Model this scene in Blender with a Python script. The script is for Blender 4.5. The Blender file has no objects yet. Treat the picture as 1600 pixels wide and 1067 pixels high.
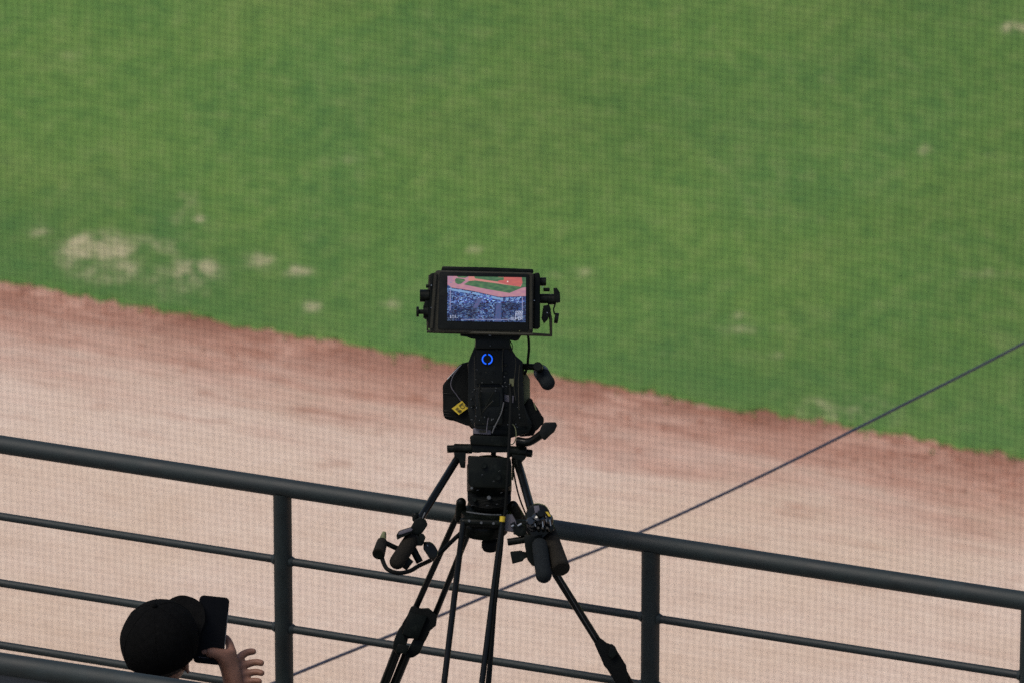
import bpy, bmesh, math, random
from mathutils import Vector, Matrix, noise
random.seed(7)
R = math.radians
scene = bpy.context.scene
col = scene.collection

# ------------------------------------------------------------------ camera
PITCH = R(22.4); F = 14000.0            # focal length in photo pixels (1600 wide): a 315 mm lens
cam_data = bpy.data.cameras.new('camera'); cam = bpy.data.objects.new('camera', cam_data); col.objects.link(cam)
CP = Vector((0, 0, 32)); cam.location = CP; cam.rotation_euler = (R(90) - PITCH, 0, 0)
cam_data.sensor_width = 36; cam_data.lens = 36 * F / 1600
cam_data.clip_start = 0.5; cam_data.clip_end = 2000
cam_data.dof.use_dof = True; cam_data.dof.focus_distance = 22.75; cam_data.dof.aperture_fstop = 12.5
scene.camera = cam
FWD = Vector((0, math.cos(PITCH), -math.sin(PITCH))); UP = Vector((0, math.sin(PITCH), math.cos(PITCH))); RT = Vector((1, 0, 0))

# ------------------------------------------------------------------ sky, sun, exposure
SUN_EL, SUN_AZ = R(60), R(-122)
world = bpy.data.worlds.new('World'); scene.world = world; world.use_nodes = True
nt = world.node_tree; bg = nt.nodes['Background']
sky = nt.nodes.new('ShaderNodeTexSky'); sky.sky_type = 'NISHITA'; sky.sun_disc = False
sky.sun_elevation = SUN_EL; sky.sun_rotation = SUN_AZ; sky.air_density = 1.0; sky.dust_density = 3.0; sky.ozone_density = 1.0
nt.links.new(sky.outputs[0], bg.inputs[0]); bg.inputs[1].default_value = 0.10
sl = bpy.data.lights.new('sun', 'SUN'); sun = bpy.data.objects.new('sun', sl); col.objects.link(sun)
sl.energy = 1.3; sl.angle = R(25); sl.color = (1, 0.94, 0.85)
sd = Vector((math.sin(SUN_AZ) * math.cos(SUN_EL), math.cos(SUN_AZ) * math.cos(SUN_EL), math.sin(SUN_EL)))
sun.rotation_euler = sd.to_track_quat('Z', 'Y').to_euler()
vs = scene.view_settings; vs.view_transform = 'Standard'; vs.look = 'None'; vs.gamma = 1; vs.use_curve_mapping = False
EXPOSURE = 0.6
vs.exposure = EXPOSURE
scene.cycles.use_denoising = False
scene.cycles.max_bounces = 6

# ------------------------------------------------------------------ helpers
def W(px, py, D):
    """place point: where the line of sight of photo pixel meets distance D (used to read sizes off the photograph)"""
    return CP + D * (FWD + (px - 800) / F * RT + (533.5 - py) / F * UP)
def ground(px, py, z=0.0):
    d = FWD + (px - 800) / F * RT + (533.5 - py) / F * UP
    return CP + d * ((z - CP.z) / d.z)

def lin(c):
    return tuple(((x / 255 + 0.055) / 1.055) ** 2.4 if x / 255 > 0.04045 else x / 255 / 12.92 for x in c)

def mat(name, color, rough=0.5, metal=0.0, spec=0.5, var=0.25, scale=40.0, bump=0.15, bscale=None, dirt=None, dirt_amt=0.0, dirt_scale=9.0):
    m = bpy.data.materials.new(name); m.use_nodes = True; n = m.node_tree; b = n.nodes['Principled BSDF']
    tc = n.nodes.new('ShaderNodeTexCoord')
    nz = n.nodes.new('ShaderNodeTexNoise'); nz.inputs['Scale'].default_value = scale; nz.inputs['Detail'].default_value = 6
    n.links.new(tc.outputs['Object'], nz.inputs['Vector'])
    rp = n.nodes.new('ShaderNodeValToRGB'); n.links.new(nz.outputs[0], rp.inputs[0])
    lo = [max(0, c * (1 - var)) for c in color]; hi = [min(1, c * (1 + var)) for c in color]
    rp.color_ramp.elements[0].position = 0.3; rp.color_ramp.elements[1].position = 0.7
    rp.color_ramp.elements[0].color = (*lo, 1); rp.color_ramp.elements[1].color = (*hi, 1)
    out = rp.outputs[0]
    if dirt:
        n2 = n.nodes.new('ShaderNodeTexNoise'); n2.inputs['Scale'].default_value = dirt_scale; n2.inputs['Detail'].default_value = 9; n2.inputs['Roughness'].default_value = 0.7
        n.links.new(tc.outputs['Object'], n2.inputs['Vector'])
        r2 = n.nodes.new('ShaderNodeValToRGB'); r2.color_ramp.elements[0].position = 0.55; r2.color_ramp.elements[1].position = 0.75
        r2.color_ramp.elements[1].color = (dirt_amt,) * 3 + (1,)
        n.links.new(n2.outputs[0], r2.inputs[0])
        mx = n.nodes.new('ShaderNodeMixRGB'); n.links.new(r2.outputs[0], mx.inputs[0]); n.links.new(out, mx.inputs[1]); mx.inputs[2].default_value = (*dirt, 1)
        out = mx.outputs[0]
    n.links.new(out, b.inputs['Base Color'])
    rr = n.nodes.new('ShaderNodeMapRange'); n.links.new(nz.outputs[0], rr.inputs[0])
    rr.inputs[3].default_value = max(0.02, rough - 0.12); rr.inputs[4].default_value = min(1, rough + 0.12)
    n.links.new(rr.outputs[0], b.inputs['Roughness'])
    b.inputs['Metallic'].default_value = metal; b.inputs['Specular IOR Level'].default_value = spec
    if bump:
        n3 = n.nodes.new('ShaderNodeTexNoise'); n3.inputs['Scale'].default_value = bscale or scale * 6; n3.inputs['Detail'].default_value = 3
        n.links.new(tc.outputs['Object'], n3.inputs['Vector'])
        bp = n.nodes.new('ShaderNodeBump'); bp.inputs['Strength'].default_value = bump; bp.inputs['Distance'].default_value = 0.002
        n.links.new(n3.outputs[0], bp.inputs['Height']); n.links.new(bp.outputs[0], b.inputs['Normal'])
    return m

M = {}
M['rail'] = mat('rail_paint', (0.0055, 0.0105, 0.0105), 0.62, spec=0.42, var=0.35, scale=14, bump=0.2, bscale=220, dirt=(0.016, 0.026, 0.029), dirt_amt=0.6, dirt_scale=6)
M['black'] = mat('black_metal', (0.003, 0.004, 0.003), 0.38, spec=0.09, dirt=(0.02, 0.024, 0.02), dirt_amt=0.5, dirt_scale=30)
M['plastic'] = mat('black_plastic', (0.0035, 0.0042, 0.0035), 0.36, spec=0.12, dirt=(0.013, 0.016, 0.013), dirt_amt=0.6, dirt_scale=25)
M['gloss'] = mat('gloss_black', (0.0035, 0.0042, 0.004), 0.22, spec=0.16, var=0.1)
M['shine'] = mat('polished_black', (0.004, 0.005, 0.006), 0.14, spec=0.6, var=0.1)
M['rubber'] = mat('rubber', (0.0032, 0.0038, 0.0036), 0.7, spec=0.08)
M['hood'] = mat('hood_metal', (0.017, 0.016, 0.010), 0.6, spec=0.2)
M['foam'] = mat('foam_grip', (0.012, 0.0105, 0.008), 0.95, spec=0.1, scale=160, bump=0.8, bscale=500)
M['foam_blue'] = mat('foam_grip_grey', (0.007, 0.009, 0.010), 0.9, spec=0.12, scale=160, bump=0.8, bscale=500)
M['yellow'] = mat('yellow_label', (0.42, 0.30, 0.010), 0.6, var=0.1)
M['ink'] = mat('label_ink', (0.03, 0.025, 0.01), 0.7, var=0.1)
M['yellow_dark'] = mat('yellow_tape', (0.34, 0.22, 0.012), 0.6, var=0.2)
M['khaki'] = mat('khaki_strip', (0.10, 0.105, 0.045), 0.7, var=0.2)
M['lavender'] = mat('grey_tape', (0.060, 0.055, 0.068), 0.55, var=0.2)
M['grey'] = mat('grey_metal', (0.045, 0.048, 0.048), 0.35, spec=0.5, var=0.2)
M['silver'] = mat('silver_metal', (0.22, 0.23, 0.24), 0.3, metal=0.8, var=0.15)
M['cloth_black'] = mat('cap_cloth', (0.004, 0.004, 0.004), 0.95, spec=0.03, scale=90, bump=0.7, bscale=700)
M['skin'] = mat('skin', (0.18, 0.088, 0.058), 0.55, spec=0.3, var=0.12, scale=40, bump=0.25, bscale=180)  # albedo kept dark to carry the foreground shade
M['shirt'] = mat('shirt_cloth', (0.03, 0.035, 0.045), 0.9, spec=0.1, scale=60)
M['trouser'] = mat('trouser_cloth', (0.02, 0.022, 0.03), 0.9, spec=0.1, scale=60)
M['hair'] = mat('hair', (0.012, 0.009, 0.007), 0.6, spec=0.2, scale=80)
M['eye'] = mat('eye_white', (0.5, 0.48, 0.45), 0.3, var=0.05)
M['panel'] = mat('panel_grey', (0.042, 0.047, 0.054), 0.55, spec=0.3, var=0.15, scale=12)
M['concrete'] = mat('concrete', (0.27, 0.26, 0.24), 0.9, var=0.25, scale=3, bump=0.4, bscale=60)
M['net'] = mat('net_twine', (0.012, 0.012, 0.012), 0.9, spec=0.1)
M['cable'] = mat('steel_cable', (0.028, 0.032, 0.055), 0.5, spec=0.4, var=0.3, scale=30)
M['pole'] = mat('pole_steel', (0.06, 0.065, 0.07), 0.5, var=0.2, scale=4)
M['seat'] = mat('seat_plastic', (0.03, 0.045, 0.08), 0.5, var=0.1)
M['phone'] = mat('phone_case', (0.0025, 0.0025, 0.003), 0.3, spec=0.07)

ORI = {}
def tag(o, label=None, cat=None, group=None, kind=None):
    if label: o['label'] = label
    if cat: o['category'] = cat
    if group: o['group'] = group
    if kind: o['kind'] = kind
    return o
def thing(name, loc, label, cat, group=None):
    o = bpy.data.objects.new(name, None); col.objects.link(o); o.location = loc; o.empty_display_size = 0.1
    ORI[o] = Vector(loc)
    return tag(o, label, cat, group)
def obj(name, bm, m, parent=None, smooth=True, angle=40, label=None):
    me = bpy.data.meshes.new(name)
    c = Vector((0, 0, 0))
    if len(bm.verts):
        mn = Vector([min(v.co[i] for v in bm.verts) for i in range(3)]); mx = Vector([max(v.co[i] for v in bm.verts) for i in range(3)]); c = (mn + mx) / 2
    for v in bm.verts: v.co -= c
    bmesh.ops.recalc_face_normals(bm, faces=bm.faces[:])
    bm.to_mesh(me); bm.free()
    ms = m if isinstance(m, (list, tuple)) else [m]
    for q in ms: me.materials.append(q)
    if smooth:
        for p in me.polygons: p.use_smooth = True
        me.set_sharp_from_angle(angle=R(angle))
    o = bpy.data.objects.new(name, me); col.objects.link(o); ORI[o] = c
    if parent is not None:
        o.parent = parent; o.location = c - ORI[parent]
    else: o.location = c
    if label: o['label'] = label
    return o

def prism(bm, poly, D0, D1, bev=0.0, axis=None, taper=1.0):
    """outline (photo pixels at distance D0) extruded away from the viewer; bev in metres"""
    a = axis or FWD
    pts = [W(x, y, D0) for x, y in poly]
    cen = sum(pts, Vector()) / len(pts)
    v0 = [bm.verts.new(p) for p in pts]
    v1 = [bm.verts.new(cen + (p - cen) * taper + a * (D1 - D0)) for p in pts]
    fs = [bm.faces.new(v0), bm.faces.new(v1[::-1])]
    n = len(pts)
    for i in range(n): fs.append(bm.faces.new((v0[i], v0[(i + 1) % n], v1[(i + 1) % n], v1[i])))
    if bev:
        es = {e for f in fs for e in f.edges}
        bmesh.ops.bevel(bm, geom=list(es), offset=bev, segments=2, affect='EDGES', profile=0.6)
    return bm
def rect(x0, y0, x1, y1): return [(x0, y0), (x1, y0), (x1, y1), (x0, y1)]
def cone(bm, a, b, r0, r1=None, seg=16, rounded=False, bev=0.0):
    a = Vector(a); b = Vector(b); r1 = r0 if r1 is None else r1
    d = (b - a); L = d.length; d = d / L
    q = d.to_track_quat('Z', 'Y')
    prof = [(0, r0), (L, r1)]
    if rounded:
        k = 5
        prof = [(r0 * (1 - math.cos(i / k * math.pi / 2)), r0 * math.sin(i / k * math.pi / 2) + 1e-5) for i in range(0, k)] + [(r0, r0), (L - r1, r1)] + \
               [(L - r1 + r1 * math.sin(i / k * math.pi / 2), r1 * math.cos(i / k * math.pi / 2) + 1e-5) for i in range(1, k + 1)]
    elif bev:
        prof = [(0, r0 - bev), (bev, r0), (L - bev, r1), (L, r1 - bev)]
    rings = []
    for z, r in prof:
        rings.append([bm.verts.new(a + q @ Vector((r * math.cos(t), r * math.sin(t), z))) for t in [2 * math.pi * i / seg for i in range(seg)]])
    for i in range(len(rings) - 1):
        for j in range(seg):
            bm.faces.new((rings[i][j], rings[i][(j + 1) % seg], rings[i + 1][(j + 1) % seg], rings[i + 1][j]))
    bm.faces.new(rings[0][::-1]); bm.faces.new(rings[-1])
    return bm
def smooth_path(pts, n=6):
    out = []
    P = [pts[0]] + list(pts) + [pts[-1]]
    for i in range(1, len(P) - 2):
        for k in range(n):
            t = k / n; p0, p1, p2, p3 = P[i - 1], P[i], P[i + 1], P[i + 2]
            out.append(0.5 * ((2 * p1) + (-p0 + p2) * t + (2 * p0 - 5 * p1 + 4 * p2 - p3) * t * t + (-p0 + 3 * p1 - 3 * p2 + p3) * t ** 3))
    out.append(pts[-1]); return out
def tube(bm, pts, r, seg=10, smooth=True, rr=None):
    pts = [Vector(p) for p in pts]
    if smooth and len(pts) > 2: pts = smooth_path(pts)
    prev = None; rings = []
    for i, p in enumerate(pts):
        t = (pts[min(i + 1, len(pts) - 1)] - pts[max(i - 1, 0)]).normalized()
        if prev is None:
            n = t.orthogonal().normalized()
        else:
            n = (prev - t * prev.dot(t)).normalized()
        prev = n; b = t.cross(n)
        ri = r if rr is None else rr(i / (len(pts) - 1))
        rings.append([bm.verts.new(p + n * ri * math.cos(a) + b * ri * math.sin(a)) for a in [2 * math.pi * j / seg for j in range(seg)]])
    for i in range(len(rings) - 1):
        for j in range(seg):
            bm.faces.new((rings[i][j], rings[i][(j + 1) % seg], rings[i + 1][(j + 1) % seg], rings[i + 1][j]))
    bm.faces.new(rings[0][::-1]); bm.faces.new(rings[-1])
    return bm
def lathe(bm, px, D, prof, seg=40, sx=1.0):
    """turned shape on a vertical axis; profile of (photo row, radius in photo pixels)"""
    rings = []; s = D / F
    for py, r in prof:
        c = W(px, prof[0][0], D); c.z -= (py - prof[0][0]) * s / math.cos(PITCH)
        rings.append([bm.verts.new(c + Vector((r * s * sx * math.cos(t), r * s * math.sin(t), 0))) for t in [2 * math.pi * i / seg for i in range(seg)]])
    for i in range(len(rings) - 1):
        for j in range(seg):
            bm.faces.new((rings[i][j], rings[i][(j + 1) % seg], rings[i + 1][(j + 1) % seg], rings[i + 1][j]))
    bm.faces.new(rings[0][::-1]); bm.faces.new(rings[-1])
    return bm
def block(bm, a, b, w, h, up=Vector((0, 0, 1)), bev=0.0):
    """box with its length along a-b"""
    a = Vector(a); b = Vector(b); d = (b - a).normalized(); s = d.cross(up).normalized(); u = s.cross(d)
    v = [bm.verts.new(p + s * w / 2 * i + u * h / 2 * j) for p in (a, b) for i, j in ((-1, -1), (1, -1), (1, 1), (-1, 1))]
    fs = [bm.faces.new(v[:4]), bm.faces.new(v[4:][::-1])]
    for i in range(4): fs.append(bm.faces.new((v[i], v[4 + i], v[4 + (i + 1) % 4], v[(i + 1) % 4])))
    if bev: bmesh.ops.bevel(bm, geom=list({e for f in fs for e in f.edges}), offset=bev, segments=2, affect='EDGES')
    return bm
B = bmesh.new
def px2m(p, D): return p * D / F

# ------------------------------------------------------------------ ground: clay and turf
edge_px = [(-900, 285), (-500, 352), (-250, 396), (0, 438), (70, 449), (150, 466), (215, 482), (270, 491), (330, 500), (380, 511), (450, 521), (500, 530), (560, 542), (620, 552), (700, 566), (780, 578), (870, 590),
           (930, 598), (1000, 612), (1080, 626), (1150, 641), (1175, 639), (1210, 646), (1290, 660), (1340, 669), (1400, 678), (1450, 690), (1500, 697), (1560, 711), (1600, 720), (1750, 750), (2000, 800), (2500, 900)]
edge = [ground(x, y) for x, y in edge_px]
ea, eb = ground(0, 444), ground(1600, 716)
edir = (eb - ea).normalized(); en = Vector((-edir.y, edir.x, 0))           # en points into the turf
EL = -math.atan2(edir.y, edir.x)

def edge_offset(x):
    """signed distance of the turf edge from the straight line ea-eb, at place s along it"""
    s = x
    pts = [((p - ea).dot(edir), (p - ea).dot(en)) for p in edge]
    if s <= pts[0][0]: return pts[0][1]
    for (s0, o0), (s1, o1) in zip(pts, pts[1:]):
        if s <= s1: return o0 + (o1 - o0) * (s - s0) / (s1 - s0)
    return pts[-1][1]

def node_math(n, op, a, b=None, c=None):
    q = n.nodes.new('ShaderNodeMath'); q.operation = op
    for i, v in enumerate((a, b, c)):
        if v is None: continue
        if isinstance(v, (int, float)): q.inputs[i].default_value = v
        else: n.links.new(v, q.inputs[i])
    return q.outputs[0]
def noise_node(n, vec, scale, detail=6, rough=0.6, dist=0.0):
    q = n.nodes.new('ShaderNodeTexNoise'); q.inputs['Scale'].default_value = scale; q.inputs['Detail'].default_value = detail
    q.inputs['Roughness'].default_value = rough; q.inputs['Distortion'].default_value = dist
    n.links.new(vec, q.inputs['Vector']); return q.outputs[0]
def ramp(n, fac, stops):
    q = n.nodes.new('ShaderNodeValToRGB'); n.links.new(fac, q.inputs[0]); e = q.color_ramp.elements
    while len(e) < len(stops): e.new(0.5)
    for i, (p, c) in enumerate(stops): e[i].position = p; e[i].color = (*c, 1) if len(c) == 3 else c
    return q.outputs[0]
def mix(n, fac, a, b, mode='MIX'):
    q = n.nodes.new('ShaderNodeMixRGB'); q.blend_type = mode
    for i, v in ((0, fac), (1, a), (2, b)):
        if isinstance(v, (int, float)): q.inputs[i].default_value = v
        elif isinstance(v, tuple): q.inputs[i].default_value = (*v, 1)
        else: n.links.new(v, q.inputs[i])
    return q.outputs[0]
def field_coords(n, sx=1.0, sy=1.0):
    """coordinates along (x) and across (y) the turf edge, in metres"""
    g = n.nodes.new('ShaderNodeNewGeometry'); mp = n.nodes.new('ShaderNodeMapping'); mp.vector_type = 'TEXTURE'
    mp.inputs['Location'].default_value = ea; mp.inputs['Rotation'].default_value = (0, 0, -EL)
    n.links.new(g.outputs['Position'], mp.inputs['Vector'])
    m2 = n.nodes.new('ShaderNodeMapping'); m2.inputs['Scale'].default_value = (sx, sy, 1); n.links.new(mp.outputs[0], m2.inputs['Vector'])
    return m2.outputs[0]

# clay
md = bpy.data.materials.new('clay'); md.use_nodes = True; n = md.node_tree; b = n.nodes['Principled BSDF']; b.inputs['Roughness'].default_value = 0.95; b.inputs['Specular IOR Level'].default_value = 0.1
v1 = field_coords(n); vst = field_coords(n, 0.35, 1.6); vfine = field_coords(n, 1.0, 3.2)
sep = n.nodes.new('ShaderNodeSeparateXYZ'); n.links.new(v1, sep.inputs[0])
streak = noise_node(n, vst, 1.5, 9, 0.62, 0.4); fine = noise_node(n, vfine, 3.0, 9, 0.66); big = noise_node(n, v1, 0.22, 4); grit = noise_node(n, v1, 14, 5, 0.7)
base = ramp(n, streak, [(0.30, (0.46, 0.325, 0.24)), (0.5, (0.57, 0.42, 0.32)), (0.68, (0.64, 0.50, 0.395))])
base = mix(n, 0.55, base, ramp(n, fine, [(0.32, (0.50, 0.355, 0.26)), (0.66, (0.63, 0.49, 0.38))]))
base = mix(n, 0.35, base, ramp(n, big, [(0.38, (0.48, 0.355, 0.245)), (0.62, (0.61, 0.49, 0.41))]))
# red damp clay towards the turf (distance across the edge, broken by noise)
dist = node_math(n, 'ADD', sep.outputs[1], node_math(n, 'MULTIPLY', node_math(n, 'SUBTRACT', streak, 0.5), 3.6))
dist = node_math(n, 'ADD', dist, node_math(n, 'MULTIPLY', node_math(n, 'SUBTRACT', fine, 0.5), 2.4))
near = n.nodes.new('ShaderNodeMapRange'); near.interpolation_type = 'SMOOTHSTEP'; n.links.new(dist, near.inputs[0])
near.inputs[1].default_value = -2.7; near.inputs[2].default_value = -0.1; near.inputs[3].default_value = 0; near.inputs[4].default_value = 1
red = ramp(n, fine, [(0.38, (0.25, 0.105, 0.068)), (0.52, (0.39, 0.205, 0.145)), (0.66, (0.52, 0.325, 0.245))])
base = mix(n, node_math(n, 'MULTIPLY', near.outputs[0], 0.95), base, red)
# trampled dark crumbs in the last half metre
d2 = node_math(n, 'ADD', sep.outputs[1], node_math(n, 'MULTIPLY', node_math(n, 'SUBTRACT', fine, 0.5), 3.4))
nr = n.nodes.new('ShaderNodeMapRange'); n.links.new(d2, nr.inputs[0]); nr.inputs[1].default_value = -0.75; nr.inputs[2].default_value = 0.15
pm = noise_node(n, v1, 0.7, 6, 0.65, 0.5)
pr = n.nodes.new('ShaderNodeMapRange'); n.links.new(pm, pr.inputs[0]); pr.inputs[1].default_value = 0.42; pr.inputs[2].default_value = 0.60
base = mix(n, node_math(n, 'MULTIPLY', node_math(n, 'MULTIPLY', nr.outputs[0], pr.outputs[0]), 0.8), base, (0.17, 0.066, 0.040))
# scattered darker scuffs further out
sr = n.nodes.new('ShaderNodeMapRange'); n.links.new(noise_node(n, vst, 2.4, 8, 0.7, 0.8), sr.inputs[0]); sr.inputs[1].default_value = 0.56; sr.inputs[2].default_value = 0.68
sn = n.nodes.new('ShaderNodeMapRange'); n.links.new(sep.outputs[1], sn.inputs[0]); sn.inputs[1].default_value = -6.0; sn.inputs[2].default_value = -0.8; sn.inputs[3].default_value = 0.06
base = mix(n, node_math(n, 'MULTIPLY', node_math(n, 'MULTIPLY', sr.outputs[0], sn.outputs[0]), 0.8), base, (0.27, 0.115, 0.07))
n.links.new(mix(n, 0.35, base, ramp(n, grit, [(0.3, (0.3, 0.3, 0.3)), (0.7, (0.72, 0.72, 0.72))]), 'OVERLAY'), b.inputs['Base Color'])
bp = n.nodes.new('ShaderNodeBump'); bp.inputs['Strength'].default_value = 0.5; bp.inputs['Distance'].default_value = 0.03
n.links.new(fine, bp.inputs['Height']); n.links.new(bp.outputs[0], b.inputs['Normal'])

bm = B()
bmesh.ops.create_grid(bm, x_segments=60, y_segments=60, size=900)
for v in bm.verts: v.co.y += 300
gr = obj('ground', bm, md, smooth=False); tag(gr, kind='structure')

# turf sheet, standing 3 cm proud with a ragged edge
mg = bpy.data.materials.new('turf'); mg.use_nodes = True; n = mg.node_tree; b = n.nodes['Principled BSDF']; b.inputs['Roughness'].default_value = 0.9; b.inputs['Specular IOR Level'].default_value = 0.12
v1 = field_coords(n); vs2 = field_coords(n, 1.0, 1.0)
gg = n.nodes.new('ShaderNodeNewGeometry'); mh = n.nodes.new('ShaderNodeMapping'); mh.inputs['Scale'].default_value = (0.85, 0.50, 1); n.links.new(gg.outputs['Position'], mh.inputs['Vector'])
hz = mh.outputs[0]
big = noise_node(n, hz, 0.42, 5, 0.6, 0.5); mid = noise_node(n, hz, 1.1, 9, 0.66, 0.6); fine = noise_node(n, hz, 6.0, 8, 0.72); tiny = noise_node(n, hz, 26, 4, 0.7)
g = ramp(n, mid, [(0.32, (0.066, 0.158, 0.040)), (0.46, (0.088, 0.188, 0.042)), (0.56, (0.114, 0.212, 0.048)), (0.70, (0.165, 0.230, 0.072))])
g = mix(n, 0.5, g, ramp(n, big, [(0.36, (0.072, 0.166, 0.046)), (0.50, (0.104, 0.200, 0.041)), (0.64, (0.142, 0.208, 0.052))]))
g = mix(n, 0.45, g, ramp(n, fine, [(0.36, (0.046, 0.120, 0.028)), (0.5, (0.102, 0.196, 0.040)), (0.66, (0.190, 0.255, 0.080))]))
g = mix(n, 0.30, g, ramp(n, tiny, [(0.3, (0.25, 0.25, 0.25)), (0.7, (0.78, 0.78, 0.78))]), 'OVERLAY')
vast = noise_node(n, hz, 0.16, 3, 0.5)
g = mix(n, 1.0, g, ramp(n, vast, [(0.36, (0.76, 0.72, 0.74)), (0.6, (1.0, 0.95, 0.95))]), 'MULTIPLY')
at = n.nodes.new('ShaderNodeAttribute'); at.attribute_name = 'bare'
bn = node_math(n, 'ADD', node_math(n, 'MULTIPLY', node_math(n, 'SUBTRACT', fine, 0.5), 6.0), node_math(n, 'MULTIPLY', node_math(n, 'SUBTRACT', mid, 0.5), 2.5))
bf = node_math(n, 'MULTIPLY', at.outputs['Fac'], node_math(n, 'ADD', bn, 1.0))
mr = n.nodes.new('ShaderNodeMapRange'); mr.interpolation_type = 'SMOOTHSTEP'; n.links.new(bf, mr.inputs[0]); mr.inputs[1].default_value = 0.05; mr.inputs[2].default_value = 1.0
thin = ramp(n, fine, [(0.35, (0.30, 0.27, 0.14)), (0.6, (0.56, 0.45, 0.29))])
g = mix(n, node_math(n, 'MULTIPLY', mr.outputs[0], 0.74), g, thin)
# richer dark grass along the edge where water runs off
sep = n.nodes.new('ShaderNodeSeparateXYZ'); n.links.new(v1, sep.inputs[0])
er = n.nodes.new('ShaderNodeMapRange'); n.links.new(node_math(n, 'ADD', sep.outputs[1], node_math(n, 'MULTIPLY', node_math(n, 'SUBTRACT', mid, 0.5), 5.0)), er.inputs[0])
er.inputs[1].default_value = 2.6; er.inputs[2].default_value = 0.2
g = mix(n, node_math(n, 'MULTIPLY', er.outputs[0], 0.35), g, (0.062, 0.150, 0.044))
n.links.new(g, b.inputs['Base Color'])
bp = n.nodes.new('ShaderNodeBump'); bp.inputs['Strength'].default_value = 0.6; bp.inputs['Distance'].default_value = 0.03
n.links.new(fine, bp.inputs['Height']); n.links.new(bp.outputs[0], b.inputs['Normal'])

spots = [(150, 392, 58, 20, 0.95), (185, 398, 30, 14, .5), (112, 416, 26, 12, .7), (170, 430, 60, 25, .45), (250, 385, 60, 16, .35), (300, 432, 38, 19, .85), (275, 445, 60, 28, .4),
         (468, 430, 18, 9, .95), (405, 412, 30, 14, .45), (490, 484, 14, 8, .7), (312, 348, 8, 5, .9), (292, 318, 24, 22, .4), (258, 350, 30, 10, .35), (65, 365, 22, 9, .6),
         (1588, 48, 17, 9, 1.0), (1042, 557, 10, 4, 1.0), (1214, 560, 9, 4, .6), (1330, 645, 70, 22, .5), (1548, 245, 6, 5, .7), (1152, 497, 12, 6, .6), (740, 395, 16, 7, .4), (1160, 520, 50, 10, .3),
         (125, 90, 40, 14, .16), (230, 110, 30, 14, .12), (1440, 240, 30, 10, .3), (900, 430, 40, 10, .3), (560, 250, 50, 16, .2), (610, 480, 20, 8, .35), (1530, 435, 50, 10, .3)]
spots = [(ground(x, y), abs(ground(x + rx, y).x - ground(x, y).x), abs(ground(x, y - ry).y - ground(x, y).y), s) for x, y, rx, ry, s in spots]
me = bpy.data.meshes.new('grass'); vv = []; ff = []; bare = []
ss = [-60, -40, -25, -16, -11] + [-8 + i * 0.06 for i in range(int(24 / 0.06))] + [18, 22, 30, 45, 70]
tt = [0, 0.02] + [0.02 + 0.09 * i for i in range(1, 240)] + [22.5, 24, 27, 32, 40, 60, 100, 200]
for i, s in enumerate(ss):
    eo = edge_offset(s) + 0.14 * noise.fractal(Vector((s * 2.2, 3.1, 0)), 1.0, 2.0, 5) + 0.09 * noise.noise(Vector((s * 9, 9.1, 0))) + 0.05 * noise.noise(Vector((s * 21, 4.1, 0)))
    for j, t in enumerate(tt):
        p = ea + edir * s + en * (eo + t)
        z = 0.0 if j == 0 else 0.03 + 0.006 * noise.noise(p * 2.5)
        vv.append((p.x, p.y, z)); bb = 0
        for c, rx, ry, st in spots:
            q = ((p.x - c.x) / rx) ** 2 + ((p.y - c.y) / ry) ** 2
            if q < 6: bb = max(bb, st * math.exp(-q * 0.8))
        bare.append(bb)
nj = len(tt)
for i in range(len(ss) - 1):
    for j in range(nj - 1):
        a = i * nj + j; ff.append((a, a + nj, a + nj + 1, a + 1))
me.from_pydata(vv, [], ff); me.materials.append(mg)
at = me.attributes.new('bare', 'FLOAT', 'POINT'); at.data.foreach_set('value', bare)
for p in me.polygons: p.use_smooth = True
go = bpy.data.objects.new('grass', me); col.objects.link(go); tag(go, kind='structure')

rnd = random.Random(3)
def edge_pt(s, t): return ea + edir * s + en * (edge_offset(s) + t)
vv = []; ff = []
for _ in range(1000):                              # tufts hanging over the edge of the turf
    s_ = rnd.uniform(-9, 17); cl_ = noise.noise(Vector((s_ * 1.3, 0, 2))); t_ = rnd.gauss(0.07, 0.09) - max(0, cl_) * 0.10
    c = edge_pt(s_, t_); c.z = 0.0
    for k in range(4):
        a = rnd.uniform(0, 6.28); w = rnd.uniform(0.006, 0.014); h = rnd.uniform(0.02, 0.05); d = Vector((math.cos(a), math.sin(a), 0)); e = Vector((-d.y, d.x, 0)); i0 = len(vv)
        vv += [c + e * w, c - e * w, c + d * h * 0.8 + Vector((0, 0, h))]; ff.append((i0, i0 + 1, i0 + 2))
me = bpy.data.meshes.new('grass_tufts'); me.from_pydata(vv, [], ff)
M['tuft'] = mat('tuft_grass', (0.10, 0.20, 0.045), 0.8, spec=0.1, var=0.35, scale=3, bump=0); me.materials.append(M['tuft'])
tf = bpy.data.objects.new('grass_tufts', me); col.objects.link(tf); tag(tf, kind='stuff')
bm = B()
for _ in range(1500):                              # crumbs of damp clay in front of it
    s_ = rnd.uniform(-9, 17); t_ = -abs(rnd.gauss(0, 0.45)) - 0.03
    if noise.noise(Vector((s_ * 0.8, t_ * 1.5, 5))) < -0.05 + rnd.uniform(-.2, .2): continue
    c = edge_pt(s_, t_); rr_ = rnd.uniform(0.008, 0.024); c.z = rr_ * 0.2
    bmesh.ops.create_icosphere(bm, subdivisions=1, radius=rr_, matrix=Matrix.Translation(c) @ Matrix.Diagonal((1, rnd.uniform(.7, 1.3), 0.55, 1)))
M['clod'] = mat('clay_clod', (0.30, 0.135, 0.09), 0.95, spec=0.1, var=0.4, scale=5, bump=0)
cd = obj('clay_clods', bm, M['clod']); tag(cd, kind='stuff')

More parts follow.
